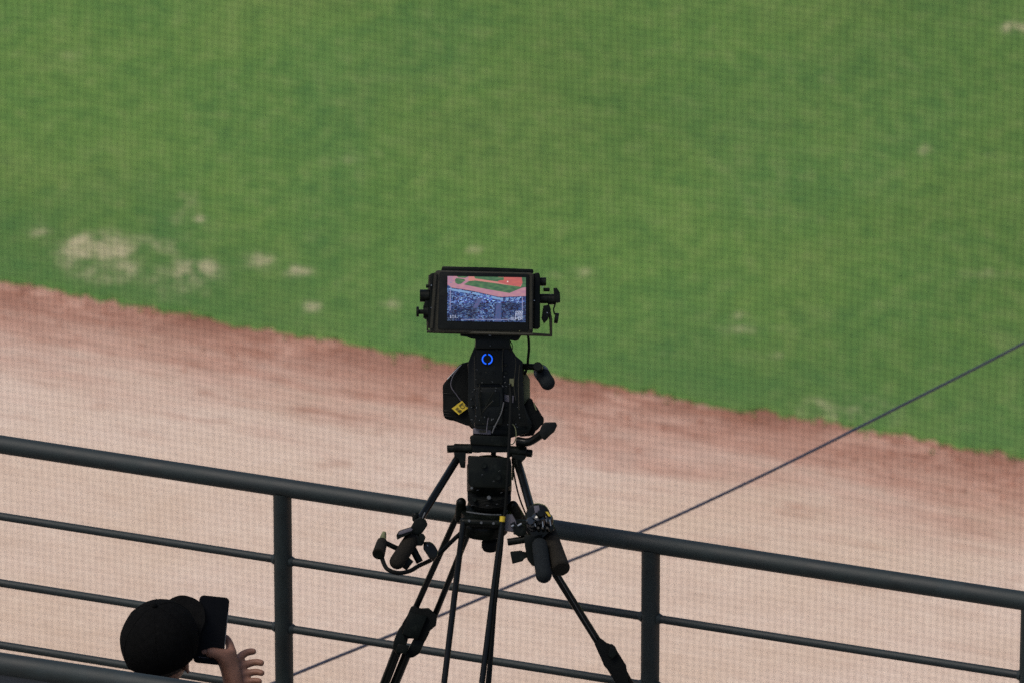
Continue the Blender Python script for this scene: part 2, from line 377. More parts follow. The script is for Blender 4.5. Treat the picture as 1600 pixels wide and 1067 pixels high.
# ------------------------------------------------------------------ the camera platform (below the frame) and its railing
def rail_pt(px, py, z): return ground(px, py, z)
ZR = W(1017, 850, 23.0).z                    # axis height of the top rail
PA = rail_pt(441, 761, ZR); PB = rail_pt(1017, 849, ZR)
rdir = (PB - PA).normalized(); pitch_m = (PB - PA).length; rn = Vector((rdir.y, -rdir.x, 0))  # rn points to the viewer
ZD = ZR - 1.08                               # floor level
def P(s, z, off=0.0): return PA + rdir * (s * pitch_m) + rn * off + Vector((0, 0, z - ZR))

bm = B()
q0, q1, q2, q3 = P(-7, ZD, -0.12), P(8, ZD, -0.12), P(8, ZD, 9), P(-7, ZD, 9)
for zz in (0, -0.35): pass
vt = [bm.verts.new(q) for q in (q0, q1, q2, q3)]; vb = [bm.verts.new(q - Vector((0, 0, 0.35))) for q in (q0, q1, q2, q3)]
bm.faces.new(vt); bm.faces.new(vb[::-1])
for i in range(4): bm.faces.new((vt[i], vb[i], vb[(i + 1) % 4], vt[(i + 1) % 4]))
fl = obj('stand_floor', bm, M['concrete'], smooth=False); tag(fl, kind='structure')
bm = B()
for s in (-6, -2.5, 1, 4.5, 7.5): block(bm, P(s, 0.0, 1.0), P(s, ZD - 0.36, 1.0), 0.5, 0.5, up=Vector((0, 1, 0)), bev=0.02)
sc_ = obj('stand_columns', bm, M['concrete'], smooth=False); tag(sc_, kind='structure')

r_top = px2m(14.9, 23.0)
rail = thing('metal_railing', P(1, ZD), 'dark painted pipe railing running behind the tripod across the whole view', 'railing')
bm = B(); cone(bm, P(-6, ZR), P(7, ZR), r_top, seg=36); obj('top_rail', bm, M['rail'], rail)
rp_ = px2m(14.6, 23.0)
zmid = []
for (x, y) in ((0, 806), (0, 910), (0, 1007)):
    # heights of the thin rails, read on the post plane
    d = FWD + (x - 800) / F * RT + (533.5 - y) / F * UP
    t = (PA - CP).dot(rn) / d.dot(rn); zmid.append((CP + d * t).z)
for s in range(-6, 8):
    bm = B(); a = P(s, ZR - r_top * 0.6); a2 = P(s, ZD + 0.012)
    cone(bm, a, a2, rp_, seg=28)
    po = obj('post', bm, M['rail'], rail)
    bm = B(); block(bm, P(s, ZD + 0.012), P(s, ZD - 0.0), 0.14, 0.10, up=rdir, bev=0.003)
    obj('base_plate', bm, M['rail'], po)
    for z in zmid:
        for sg in (-1, 1):
            bm = B(); cone(bm, P(s, z) + rdir * sg * (rp_ - 0.004), P(s, z) + rdir * sg * (rp_ + 0.006), 0.0165, 0.0118, seg=16); obj('weld', bm, M['rail'], po)
for s in range(-6, 7):
    for z in zmid + [zmid[2] - (zmid[1] - zmid[2])]:
        bm = B(); cone(bm, P(s, z) + rdir * (rp_ - 0.006), P(s + 1, z) - rdir * (rp_ - 0.006), 0.0108, seg=20); obj('mid_rail', bm, M['rail'], rail)

# near railing at the back of the seat row, lower left
ZN = W(0, 1036, 22.2).z
NA = rail_pt(0, 1036, ZN); NB = rail_pt(400, 1096, ZN); nd = (NB - NA).normalized(); nn = Vector((nd.y, -nd.x, 0))
def Q(m, z, off=0.0): return NA + nd * m + nn * off + Vector((0, 0, z - ZN))
near_r = thing('metal_railing', Q(0, ZD), 'thick dark pipe rail in the lower left corner with a grey sheet panel under it', 'railing')
bm = B(); cone(bm, Q(-2.4, ZN), Q(2.6, ZN), px2m(17.6, 22.2), seg=36); obj('top_rail', bm, M['rail'], near_r)
for m_ in (-2.3, -1.0, 0.9, 2.5):
    bm = B(); cone(bm, Q(m_, ZN - 0.02), Q(m_, ZD), 0.024, seg=20); obj('post', bm, M['rail'], near_r)
bm = B(); block(bm, Q(-2.28, ZN - 0.285, -0.004), Q(2.48, ZN - 0.285, -0.004), 0.006, 0.54, bev=0.001); obj('panel', bm, M['panel'], near_r)

# ------------------------------------------------------------------ safety net over the field side, far behind the railing
DN = 40.0
nc = W(800, 560, DN); ndir = rdir.copy(); cell = 0.0318
net = thing('safety_net', Vector((nc.x, nc.y, 0)), 'fine dark protective netting hanging between the stand and the field', 'net')
def N(u, z): return Vector((nc.x, nc.y, 0)) + ndir * u + Vector((0, 0, z))
HW, Z0, Z1 = 6.0, nc.z - 3.8, nc.z + 4.4
nnv = Vector((ndir.y, -ndir.x, 0))
def wob(u, z):
    a = noise.noise(Vector((u * 0.5, z * 0.5, 1))) * 0.03 + noise.noise(Vector((u * 3, z * 1.1, 5))) * 0.004
    c = noise.noise(Vector((u * 1.2, z * 3, 9))) * 0.004 + noise.noise(Vector((u * 0.35, z * 0.45, 3))) * 0.05
    d = noise.noise(Vector((u * 0.4, z * 0.3, 7))) * 0.08
    return ndir * a + Vector((0, 0, c)) + nnv * d
vv = []; ff = []
def strand(pts, r):
    k0 = len(vv)
    for p in pts:
        for c in ((0, 1), (-0.87, -0.5), (0.87, -0.5)):
            vv.append(p + c[0] * r * ax1 + c[1] * r * nnv)
    for i in range(len(pts) - 1):
        for j in range(3):
            a = k0 + i * 3 + j; b_ = k0 + i * 3 + (j + 1) % 3; ff.append((a, b_, b_ + 3, a + 3))
rs = 0.00100
ax1 = ndir
for i in range(int(2 * HW / cell)):
    u = -HW + i * cell; strand([N(u, z) + wob(u, z) for z in [Z0 + (Z1 - Z0) * k / 32 for k in range(33)]], rs * 0.98)
ax1 = Vector((0, 0, 1))
for i in range(int((Z1 - Z0) / cell)):
    z = Z0 + i * cell; strand([N(u, z) + wob(u, z) for u in [-HW + 2 * HW * k / 44 for k in range(45)]], rs * 0.66)
me = bpy.data.meshes.new('mesh_twine'); me.from_pydata([v - ORI[net] for v in vv], [], ff); me.materials.append(M['net'])
o = bpy.data.objects.new('mesh_twine', me); col.objects.link(o); o.parent = net; o['kind'] = 'stuff'; ORI[o] = ORI[net]
for z in (Z0, Z1):
    bm = B(); tube(bm, [N(u, z) + wob(u, z) for u in [-HW + 2 * HW * k / 20 for k in range(21)]], 0.012, smooth=False); obj('border_rope', bm, M['net'], net)
for u, w in ((-HW, 'left'), (HW, 'right')):
    p = N(u, 0)
    np_ = thing('net_pole', p, 'tall dark steel pole holding up the %s end of the safety net' % w, 'pole', 'poles at the ends of the safety net')
    bm = B(); cone(bm, p, p + Vector((0, 0, Z1 + 0.6)), 0.14, 0.10, seg=20); obj('shaft', bm, M['pole'], np_)
    bm = B(); cone(bm, p, p + Vector((0, 0, 0.03)), 0.28, 0.28, seg=20); obj('base_flange', bm, M['pole'], np_)
    bm = B(); cone(bm, p + Vector((0, 0, Z1 + 0.6)), p + Vector((0, 0, Z1 + 0.72)), 0.12, 0.05, seg=20); obj('cap', bm, M['pole'], np_)

# stay cable crossing the view
c_px = [(-260, 1352, 26.0), (100, 1203, 27.1), (450, 1057, 28.2), (588, 1001, 28.65), (712, 951, 29.1), (860, 888, 29.6), (1000, 831, 30.2), (1200, 738, 31.0), (1400, 638, 31.9), (1600, 536, 32.9), (1900, 375, 34.5)]
cp = [W(*c) for c in c_px]
bm = B(); tube(bm, cp, 0.0052, seg=8)
so = obj('stay_cable', bm, M['cable']); tag(so, 'thin dark blue steel cable slanting up to the right behind the railing', 'cable')
for c, w in ((cp[0], 'lower left'), (cp[-1], 'upper right')):
    an = thing('cable_mast', Vector((c.x, c.y, 0)), 'steel mast that anchors the %s end of the slanting cable' % w, 'mast', 'masts holding the slanting cable')
    bm = B(); cone(bm, Vector((c.x, c.y, 0)) , Vector((c.x, c.y, c.z + 0.2)), 0.10, 0.06, seg=16); obj('shaft', bm, M['pole'], an)
    bm = B(); cone(bm, c + Vector((0, 0, -0.04)), c + Vector((0, 0, 0.04)), 0.08, 0.08, seg=16); obj('clamp', bm, M['pole'], an)

# ------------------------------------------------------------------ tripod with fluid head
D0 = 22.6
def T(x, y, d=0.0): return W(x, y, D0 + d)
u_ = D0 / F                                   # metres per photo pixel at the rig
base = T(757, 815); tri = thing('tripod', Vector((base.x, base.y, ZD)), 'black professional tripod with twin tube legs and a round fluid head under the television camera', 'tripod')

head = B()
lathe(head, 764.5, D0, [(722, 20), (723, 33), (728, 35), (766, 35), (770, 33), (781, 33), (792, 35), (799, 36), (801, 33)])
fh = obj('fluid_head', head, M['black'], tri)
for k in range(6):
    bm = B(); lathe(bm, 764.5, D0, [(768 + k * 2.2, 33.4), (768.8 + k * 2.2, 34.2), (769.6 + k * 2.2, 33.4)]); obj('drag_ring', bm, M['rubber'], fh)
for (x, y, r, d) in ((764, 777, 3.2, -0.058), (741, 780, 3.6, -0.052), (737, 762, 2.2, -0.05), (778, 745, 5.0, -0.056), (756, 727, 4.5, -0.057)):
    bm = B(); cone(bm, T(x, y, d - 0.004), T(x, y, d + 0.012), r * u_, seg=16, bev=0.0008); obj('dial', bm, M['grey'] if r < 3.3 else M['black'], fh)
bm = B(); prism(bm, [(731, 712), (797, 715), (799, 722), (799, 758), (793, 763), (736, 761), (731, 755)], D0 - 0.052, D0 + 0.05, 0.004); obj('head_housing', bm, M['black'], fh)
bm = B(); lathe(bm, 771, D0, [(700, 4), (724, 4.5)], seg=16); obj('stem', bm, M['black'], fh)
# sliding plate and cross bar
bm = B(); prism(bm, [(734, 682), (740, 679), (795, 681), (797, 694), (790, 697), (735, 694)], D0 - 0.02, D0 + 0.16, 0.003); pl = obj('camera_plate', bm, M['black'], tri)
bm = B(); prism(bm, [(739.5, 668), (767, 670), (767, 678.5), (739.5, 677)], D0 - 0.015, D0 + 0.10, 0.001); obj('release_wedge', bm, M['lavender'], pl)
bm = B(); prism(bm, [(749, 671.5), (761, 672), (761, 675.5), (749, 675)], D0 - 0.0175, D0 - 0.014, 0); obj('scale_mark', bm, M['ink'], pl)
bm = B(); prism(bm, [(732, 694), (800, 696), (803, 706), (768, 706.5), (757, 705), (748, 707), (732, 706)], D0 - 0.01, D0 + 0.05, 0.002); obj('tilt_housing', bm, M['black'], tri)
for side in (-1, 1):
    if side < 0: a, b_, k0, k1 = T(738, 700.5, 0.0), T(709, 700, 0.0), T(709.5, 700.5, 0.0), T(698.5, 701, 0.0); r = 7.6
    else: a, b_, k0, k1 = T(795, 704.5, 0.0), T(823, 706, 0.0), T(822.5, 707, 0.0), T(831.5, 708, 0.0); r = 8.8
    bm = B(); cone(bm, a, b_, r * u_, seg=24, bev=0.002); cl = obj('handle_clamp', bm, M['black'], tri)
    bm = B(); cone(bm, k0, k1, 6.0 * u_, seg=12, bev=0.001); obj('end_cap', bm, M['black'], cl)
    if side > 0:
        bm = B(); cone(bm, k1 + Vector((0.0, 0, 0)), k1 + Vector((0.0012, 0, 0)), 3.6 * u_, seg=12); obj('cap_disc', bm, M['khaki'], cl)
    bm = B()
    if side < 0: prism(bm, [(709, 706), (728, 706), (727, 731), (719.5, 730), (717, 716), (710, 713)], D0 - 0.02, D0 + 0.02, 0.002)
    else: prism(bm, [(800, 709), (821, 711), (821, 716), (815, 722), (811, 717), (800, 716)], D0 - 0.02, D0 + 0.02, 0.002)
    obj('clamp_jaw', bm, M['black'], cl)
# bowl and crown of the tripod
bm = B(); lathe(bm, 757, D0, [(796, 30), (798, 37), (806, 38), (812, 36), (815, 38), (829, 37), (832, 30)], sx=0.98); cr = obj('crown', bm, M['black'], tri)
bm = B(); tube(bm, [T(729, 799, -0.055), T(745, 801.5, -0.066), T(765, 803.5, -0.066), T(783, 804, -0.055)], 1.3 * u_, seg=8); obj('crown_lip', bm, M['grey'], cr)
for x, y in ((733, 813), (752, 816), (771, 817)):
    bm = B(); cone(bm, T(x, y, -0.064), T(x, y, -0.05), 2.2 * u_, seg=8); obj('bolt', bm, M['grey'], cr)
bm = B(); lathe(bm, 766, D0, [(830, 9), (838, 9), (839, 6), (842, 6), (843, 13), (846, 15), (855, 15), (858, 13), (859, 9)], seg=12, sx=0.9); obj('bowl_clamp_knob', bm, M['rubber'], cr)
# level cup on the right of the crown
bm = B(); prism(bm, [(789, 804), (800, 803), (806, 813), (808, 823), (801, 830), (789, 829)], D0 - 0.075, D0 - 0.03, 0.002); obj('level_cup', bm, M['lavender'], cr)
bm = B(); prism(bm, [(797, 818), (804, 814), (806, 820), (799, 824)], D0 - 0.08, D0 - 0.074, 0.0006); obj('level_window', bm, M['gloss'], cr)

def ext(a, b_, z):                            # carry the line a-b on to height z
    t = (z - a.z) / (b_.z - a.z); return a + (b_ - a) * t
def leg(ups, joint, lows, foot_mid, hub):
    rt, rl = ups[0][2], lows[0][2]
    bm = B()
    cone(bm, hub[0] + (hub[0] - hub[1]) * 0.15, hub[1] + (hub[1] - hub[0]) * 0.8, hub[2] * u_, seg=18, rounded=True)
    lg = obj('leg', bm, M['black'], tri)
    for a, b_, r in ups:
        bm = B(); cone(bm, a, b_, r * u_, seg=14); obj('upper_tube', bm, M['gloss'], lg)
    for k, (poly, d0, d1, bev) in enumerate(joint):
        jb = B(); prism(jb, poly, D0 + d0, D0 + d1, bev); obj('leg_joint' if k == 0 else 'joint_clip', jb, M['rubber'] if k == 0 else M['black'], lg)
    e = []
    for a, b_, r in lows:
        c = ext(a, b_, ZD + 0.05); e.append(c); bm = B(); cone(bm, a, c, r * u_, seg=14); obj('lower_tube', bm, M['gloss'], lg)
    fm = sum(e, Vector()) / len(e)
    bm = B(); cone(bm, Vector((fm.x, fm.y, ZD + 0.001)), Vector((fm.x, fm.y, ZD + 0.09)), 0.045, 0.02, seg=16, bev=0.004); obj('foot', bm, M['rubber'], lg)
    return lg
def J(pts): return pts
# left leg
l1 = leg([(T(718, 797, 0.03), T(649, 950, 0.20), 4.9), (T(733, 829, 0.04), T(679, 962, 0.24), 4.8)],
    [([(642, 948), (650, 946), (656, 953), (669, 950), (676, 956), (683, 962), (681, 978), (672, 982), (671, 988), (664, 1002), (650, 996), (641, 995), (634, 1000), (626, 980), (630, 975), (636, 962)], 0.17, 0.245, 0.003), ([(628, 976), (640, 992), (634, 1004), (630, 1018), (623, 1025), (613, 1012), (616, 998), (622, 984)], 0.18, 0.245, 0.003), ([(666, 996), (656, 1020), (647, 1026), (638, 1028), (633, 1023), (640, 1010), (645, 1000), (655, 992)], 0.175, 0.245, 0.003),
     ([(640, 955), (668, 962), (652, 1000), (628, 990)], 0.158, 0.172, 0.003), ([(622, 1005), (640, 1008), (634, 1022), (618, 1018)], 0.160, 0.172, 0.002)],
    [(T(622, 1012, 0.235), T(601, 1067, 0.30), 7.6), (T(637, 1018, 0.24), T(617, 1067, 0.30), 7.4)], None, (T(721, 781, 0.0), T(719, 800, 0.02), 8))
# centre leg towards the viewer
l2 = leg([(T(724, 815, -0.055), T(694, 1066, -0.08), 4.9), (T(785, 815, -0.055), T(753, 1066, -0.08), 4.8)],
    [([(686, 1150), (760, 1158), (755, 1230), (680, 1222)], -0.12, -0.06, 0.004)],
    [(T(694, 1190, -0.09), T(688, 1240, -0.09), 7), (T(748, 1190, -0.09), T(741, 1240, -0.09), 7)], None, (T(726, 815, -0.05), T(782, 817, -0.05), 7))
bm = B(); cone(bm, T(777, 900, -0.045), T(765, 1070, -0.05), 2.5 * u_, seg=10); obj('spring_strut', bm, M['gloss'], l2)
for a, b_ in (((694, 1066), (691, 1160)), ((753, 1066), (750, 1166))):
    bm = B(); cone(bm, T(*a, -0.08), T(*b_, -0.092), 4.8 * u_, seg=14); obj('upper_tube', bm, M['gloss'], l2)
# right leg
l3 = leg([(T(806, 792, 0.03), T(868, 896, 0.13), 5.6), (T(868, 896, 0.13), T(942, 1014, 0.225), 6.1)],
    [([(929, 1006), (936, 996), (944, 1001), (951, 1008), (956, 1006), (962, 1011), (968, 1026), (975, 1034), (979, 1040), (978, 1048), (981, 1060), (984, 1070), (965, 1072), (958, 1060), (954, 1050), (944, 1040), (939, 1028)], 0.19, 0.255, 0.003),
     ([(953, 1010), (961, 1012), (964, 1022), (955, 1030), (950, 1022)], 0.178, 0.192, 0.002)],
    [(T(962, 1050, 0.25), T(976, 1073, 0.268), 6.6), (T(974, 1044, 0.25), T(990, 1073, 0.272), 3.4)], None, (T(800, 786, 0.0), T(807, 800, 0.02), 8))
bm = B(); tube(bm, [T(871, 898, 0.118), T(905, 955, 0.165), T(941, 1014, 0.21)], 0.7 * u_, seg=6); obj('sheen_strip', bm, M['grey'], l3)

# pan bars
def pan_bar(pts, r, name='pan_bar'):
    bm = B(); tube(bm, [T(*p) for p in pts], r * u_, seg=16, smooth=False); return obj(name, bm, M['gloss'], tri)
pbl = pan_bar([(717, 712, 0.0), (655, 812, -0.20), (636, 845, -0.26), (622, 868, -0.31)], 6.0)
pbr = pan_bar([(806, 714, 0.0), (815, 742, -0.05), (829, 792, -0.16), (850, 840, -0.26), (866, 880, -0.34)], 6.6)
bm = B(); cone(bm, T(556 + 90, 838, -0.268), T(616, 884, -0.36), 12 * u_, seg=24, rounded=True); obj('foam_grip', bm, M['foam'], pbl)
bm = B(); cone(bm, T(855, 828, -0.235), T(877, 889, -0.37), 13.5 * u_, 14.2 * u_, seg=24, bev=0.004); obj('foam_grip', bm, M['foam'], pbr)

# ------------------------------------------------------------------ zoom control on the right pan bar
zc = thing('zoom_control', T(842, 810, -0.25), 'black zoom demand with chrome glints on the right pan bar, rounded grey grip beside it', 'remote control')
bm = B(); prism(bm, [(822, 800), (828, 789), (840, 786), (852, 789), (858, 797), (864, 816), (867, 826), (862, 832), (846, 836), (838, 846), (830, 840), (824, 822)], D0 - 0.30, D0 - 0.20, 0.006); obj('housing', bm, M['gloss'], zc)
for p0, p1, rr_, nm in (((838, 799, -0.30), (845, 826, -0.30), 13.5, 'shell'), ((851, 801, -0.295), (858, 824, -0.295), 10.5, 'shell'), ((830, 812, -0.31), (834, 830, -0.30), 9, 'shell')):
    bm = B(); cone(bm, T(*p0), T(*p1), rr_ * u_, rr_ * 0.92 * u_, seg=24, rounded=True); obj(nm, bm, M['shine'], zc)
bm = B(); cone(bm, T(829, 814, -0.335), T(829, 815, -0.28), 7.0 * u_, seg=24, bev=0.004); obj('rocker_wheel', bm, M['shine'], zc)
bm = B(); cone(bm, T(845, 802, -0.335), T(845, 803, -0.29), 6.0 * u_, seg=20, bev=0.003); obj('dial', bm, M['gloss'], zc)
bm = B(); prism(bm, [(834, 790), (842, 789), (844, 799), (836, 801)], D0 - 0.328, D0 - 0.31, 0.001); obj('label_plate', bm, M['lavender'], zc)
bm = B(); prism(bm, [(852, 799), (856, 799), (861, 806), (857, 806)], D0 - 0.315, D0 - 0.30, 0.0004); obj('yellow_mark', bm, M['yellow'], zc)
for x0, y0, x1, y1, w in ((847.5, 814, 848.5, 823, 1.1), (859, 811, 860.5, 821, 0.9), (835.5, 817, 837, 822, 0.7), (853, 810, 854, 815, 0.6)):  # silver slivers standing in for highlights on the control's shells
    bm = B(); cone(bm, T(x0, y0, -0.332), T(x1, y1, -0.332), w * u_, seg=8); obj('glint_sliver', bm, M['silver'], zc)
for x in (841, 848, 855):
    bm = B(); cone(bm, T(x, 824, -0.33), T(x + 1, 829, -0.31), 2.6 * u_, seg=12, bev=0.001); obj('button', bm, M['gloss'], zc)
bm = B(); prism(bm, [(819, 834), (840, 836), (848, 860), (842, 884), (832, 884), (824, 874), (820, 852)], D0 - 0.30, D0 - 0.24, 0.003); obj('bracket', bm, M['black'], zc)
bm = B(); cone(bm, T(842, 842, -0.32), T(851, 908, -0.40), 11.8 * u_, 12.6 * u_, seg=24, rounded=True); obj('hand_grip', bm, M['foam_blue'], zc)
bm = B(); cone(bm, T(822, 842, -0.26), T(793, 846.5, -0.26), 5.6 * u_, seg=16, bev=0.001); obj('clamp_lever', bm, M['black'], zc)
bm = B(); prism(bm, [(797, 861.5), (814, 859.5), (819, 863), (828, 862), (828, 869), (819, 871), (817, 876), (800.5, 880.5)], D0 - 0.27, D0 - 0.245, 0.002); obj('wing_screw', bm, M['black'], zc)
bm = B(); cone(bm, T(803, 830, -0.25), T(822, 836, -0.25), 4 * u_, seg=12, bev=0.001); obj('clamp_pin', bm, M['black'], zc)
bm = B(); prism(bm, [(801, 822), (812, 818), (822, 822), (822, 836), (810, 838), (803, 833)], D0 - 0.27, D0 - 0.22, 0.002); obj('clamp_block', bm, M['black'], zc)
for x0, y0, x1, y1 in ((799, 822, 803, 820), (809, 821, 815, 817.5)):
    bm = B(); cone(bm, T(x0, y0, -0.275), T(x1, y1, -0.275), 1.6 * u_, seg=8); obj('screw', bm, M['silver'], zc)

# ------------------------------------------------------------------ focus control on the left pan bar
fc = thing('focus_control', T(645, 845, -0.28), 'black focus demand with small levers clamped to the left pan bar above its foam grip', 'remote control')
bm = B(); prism(bm, [(648, 811), (657, 808), (665, 812), (668, 820), (660, 832), (654, 838), (645, 840), (640, 830)], D0 - 0.27, D0 - 0.20, 0.003); obj('clamp', bm, M['black'], fc)
bm = B(); cone(bm, T(650, 799, -0.24), T(648, 815, -0.24), 5.6 * u_, 4.5 * u_, seg=14, rounded=True); obj('lock_lever', bm, M['black'], fc)
bm = B(); prism(bm, [(619, 836), (623, 829), (641, 823), (646, 826), (644, 832), (630, 837), (621, 843)], D0 - 0.31, D0 - 0.28, 0.002); obj('thumb_lever', bm, M['black'], fc)
bm = B(); prism(bm, [(622.5, 832.5), (625, 829.5), (641, 824), (645, 826), (643, 829), (627, 834), (622.5, 835)], D0 - 0.314, D0 - 0.309, 0.0008); obj('lever_highlight', bm, M['lavender'], fc)  # pale plate coloured as the highlight on the thumb lever
bm = B(); cone(bm, T(664, 800, -0.235), T(650, 833, -0.255), 1.1 * u_, seg=8); obj('cable_sleeve', bm, M['grey'], fc)
bm = B(); cone(bm, T(643, 853, -0.27), T(656, 878, -0.27), 5.6 * u_, seg=16, bev=0.001); obj('rod', bm, M['black'], fc)
bm = B(); prism(bm, [(636, 869), (646, 877), (635, 891), (626, 884)], D0 - 0.32, D0 - 0.27, 0.002); obj('cable_box', bm, M['black'], fc)
bm = B(); prism(bm, [(644, 838), (652, 835), (658, 840), (663, 846), (660, 852), (650, 852), (643, 848)], D0 - 0.29, D0 - 0.25, 0.002); obj('pivot_block', bm, M['black'], fc)
bm = B(); prism(bm, [(655, 834), (661, 833.5), (665, 839), (663, 845), (656, 846)], D0 - 0.30, D0 - 0.26, 0.0015); obj('pivot_screw', bm, M['black'], fc)
bm = B(); prism(bm, [(662, 846), (672, 846), (678, 850), (684, 860), (684, 868), (677, 876), (671, 872), (661, 857)], D0 - 0.27, D0 - 0.23, 0.004); obj('focus_knob', bm, M['gloss'], fc)
bm = B(); cone(bm, T(667.2, 850, -0.272), T(668.6, 853.6, -0.272), 1.2 * u_, seg=8, rounded=True); obj('glint_screw', bm, M['silver'], fc)
# connector and cable
cc = thing('control_cable', T(640, 890, -0.2), 'black cable looping under the left pan bar grip to a round ribbed connector', 'cable')
bm = B(); cone(bm, T(591.5, 865, -0.36), T(597, 846, -0.31), 10 * u_, 8.2 * u_, seg=24, bev=0.001); cn = obj('connector', bm, M['foam'], cc)
bm = B(); cone(bm, T(591.3, 865.6, -0.3615), T(591.5, 865, -0.3595), 6.8 * u_, seg=20); obj('socket', bm, M['black'], cn)
bm = B()
for k in range(6):
    c = T(597 + k * 0.55, 846 - k * 2.3, -0.31 + k * 0.006); cone(bm, c, c + (T(597.3, 844.8, -0.307) - T(597, 846, -0.31)), (6.2 - k * 0.5) * u_, seg=16)
cone(bm, T(597, 846, -0.31), T(600.3, 832, -0.28), 4.6 * u_, 3.2 * u_, seg=16)
obj('strain_relief', bm, M['yellow_dark'] if False else M['khaki'], cn)
bm = B(); tube(bm, [T(596, 866, -0.33), T(599, 878, -0.36), T(606, 889, -0.38), T(622, 894.5, -0.38), T(640, 891.5, -0.36), T(655, 883, -0.30), T(672, 875, -0.2), T(686, 865, -0.12), T(703, 848, -0.07), T(720, 832, -0.05)], 3.4 * u_, seg=10)
obj('cable_run', bm, M['rubber'], cc)

bm = B(); cone(bm, T(599, 846, -0.30), T(624, 858, -0.29), 4 * u_, seg=10); obj('swivel_arm', bm, M['black'], cn)

# ------------------------------------------------------------------ television camera
tvc = thing('television_camera', T(770, 676), 'black broadcast camera on the tripod seen from behind, lit picture monitor on top', 'camera')
bm = B(); prism(bm, [(741, 547), (743, 533), (797, 533), (799, 548), (806, 556), (817, 565), (818, 600), (817, 632), (824, 645), (832, 662), (826, 672), (790, 672), (739, 670), (734, 655), (731, 640), (731, 566), (737, 557)], D0, D0 + 0.26, 0.003); body = obj('body', bm, M['plastic'], tvc)
bm = B(); prism(bm, [(732, 565), (720, 568), (711, 577), (691.5, 601), (692, 624), (692, 644), (694.5, 653.5), (704, 656.5), (720, 657), (730.5, 661), (736.5, 670), (806, 672), (806, 565)], D0 + 0.06, D0 + 0.42, 0.006); ln = obj('lens_housing', bm, M['rubber'], tvc)
bm = B(); tube(bm, [T(721, 570, 0.055), T(712, 578, 0.055), T(699, 592, 0.055)], 0.65 * u_, seg=6); obj('edge_highlight', bm, M['silver'], ln)  # thin silver tube drawn as the highlight along the housing edge
bm = B(); tube(bm, [T(716, 576, 0.052), T(708, 587, 0.052), T(704.5, 598, 0.052), T(706, 606, 0.052), T(713, 616, 0.052), T(721, 627, 0.052)], 0.75 * u_, seg=6); obj('cover_seam', bm, M['lavender'], ln)
for y in (614, 641, 645, 649):
    bm = B(); tube(bm, [T(692.6, y, 0.058), T(704, y + 1.0, 0.056), T(717, y + 2.0, 0.058)], 0.5 * u_, seg=6); obj('cover_fold', bm, M['plastic'], ln)
lb = B(); prism(lb, [(705.7, 637.7), (722, 625.7), (731.5, 637), (717, 647.5)], D0 + 0.046, D0 + 0.0475, 0); lab = obj('yellow_label', lb, M['yellow'], tvc)
def lab_pt(u, v): # u along the long edge, v across
    a = Vector((705.7, 637.7)); e = Vector((16.3, -12.0)); f = Vector((11.0, 9.8)); p = a + e * u + f * v; return (p.x, p.y)
bm = B()
def lrect(u0, v0, u1, v1): prism(bm, [lab_pt(u0, v0), lab_pt(u1, v0), lab_pt(u1, v1), lab_pt(u0, v1)], D0 + 0.0440, D0 + 0.0455, 0)
for k in range(4): lrect(0.16 + k * 0.06, 0.25, 0.19 + k * 0.06, 0.52)
for k in range(5): lrect(0.14, 0.60 + k * 0.06, 0.14 + (0.26 if k % 2 else 0.2), 0.625 + k * 0.06)
for k in range(10):
    a0 = k / 10 * 2 * math.pi; lrect(0.66 + 0.13 * math.cos(a0) - 0.02, 0.48 + 0.22 * math.sin(a0) - 0.02, 0.66 + 0.13 * math.cos(a0) + 0.03, 0.48 + 0.22 * math.sin(a0) + 0.04)
for v in (0.18, 0.24): lrect(0.55, v, 0.92, v + 0.02)
lrect(0.86, 0.55, 0.95, 0.8)
obj('label_print', bm, M['ink'], lab, smooth=False)
# rear panel details
blue = bpy.data.materials.new('blue_ring_light'); blue.use_nodes = True; n = blue.node_tree; b = n.nodes['Principled BSDF']
b.inputs['Base Color'].default_value = (0.005, 0.03, 0.3, 1); b.inputs['Emission Color'].default_value = (0.004, 0.11, 0.9, 1); b.inputs['Emission Strength'].default_value = 0.8
nzb = noise_node(n, n.nodes.new('ShaderNodeTexCoord').outputs['Object'], 90, 3); mrb = n.nodes.new('ShaderNodeMapRange'); n.links.new(nzb, mrb.inputs[0]); mrb.inputs[3].default_value = 0.5; mrb.inputs[4].default_value = 1.1; n.links.new(mrb.outputs[0], b.inputs['Emission Strength'])
bm = B(); prism(bm, rect(744, 546, 786, 600), D0 - 0.012, D0 + 0.01, 0.003); bk = obj('rear_panel', bm, M['plastic'], tvc)
bm = B(); cone(bm, T(761.4, 560.8, -0.018), T(761.4, 560.8, -0.008), 10.2 * u_, seg=32, bev=0.001); obj('ring_mount', bm, M['plastic'], bk)
def arc(a0, a1, w):
    bm = B(); pts = [T(761.4 + 7.6 * math.cos(R(a)), 560.8 - 7.6 * math.sin(R(a)), -0.020) for a in [a0 + (a1 - a0) * i / 12 for i in range(13)]]
    tube(bm, pts, w * u_, seg=6, smooth=False); obj('ring_light', bm, blue, bk)
arc(104, 258, 1.15); arc(-78, 78, 1.1)
bm = B(); prism(bm, rect(742, 604, 786, 664), D0 - 0.035, D0 + 0.01, 0.006); bt = obj('battery', bm, M['plastic'], tvc)
bm = B(); prism(bm, rect(748, 612, 780, 634), D0 - 0.038, D0 - 0.034, 0.001); obj('battery_plate', bm, M['black'], bt)
bm = B(); prism(bm, rect(796, 591, 803.5, 603), D0 - 0.006, D0 + 0.004, 0.0006); obj('small_label', bm, M['khaki'], tvc)
bm = B(); prism(bm, [(788, 616), (803, 618), (802, 629), (788, 626)], D0 - 0.012, D0 + 0.004, 0.0008); obj('grey_tape', bm, M['lavender'], tvc)
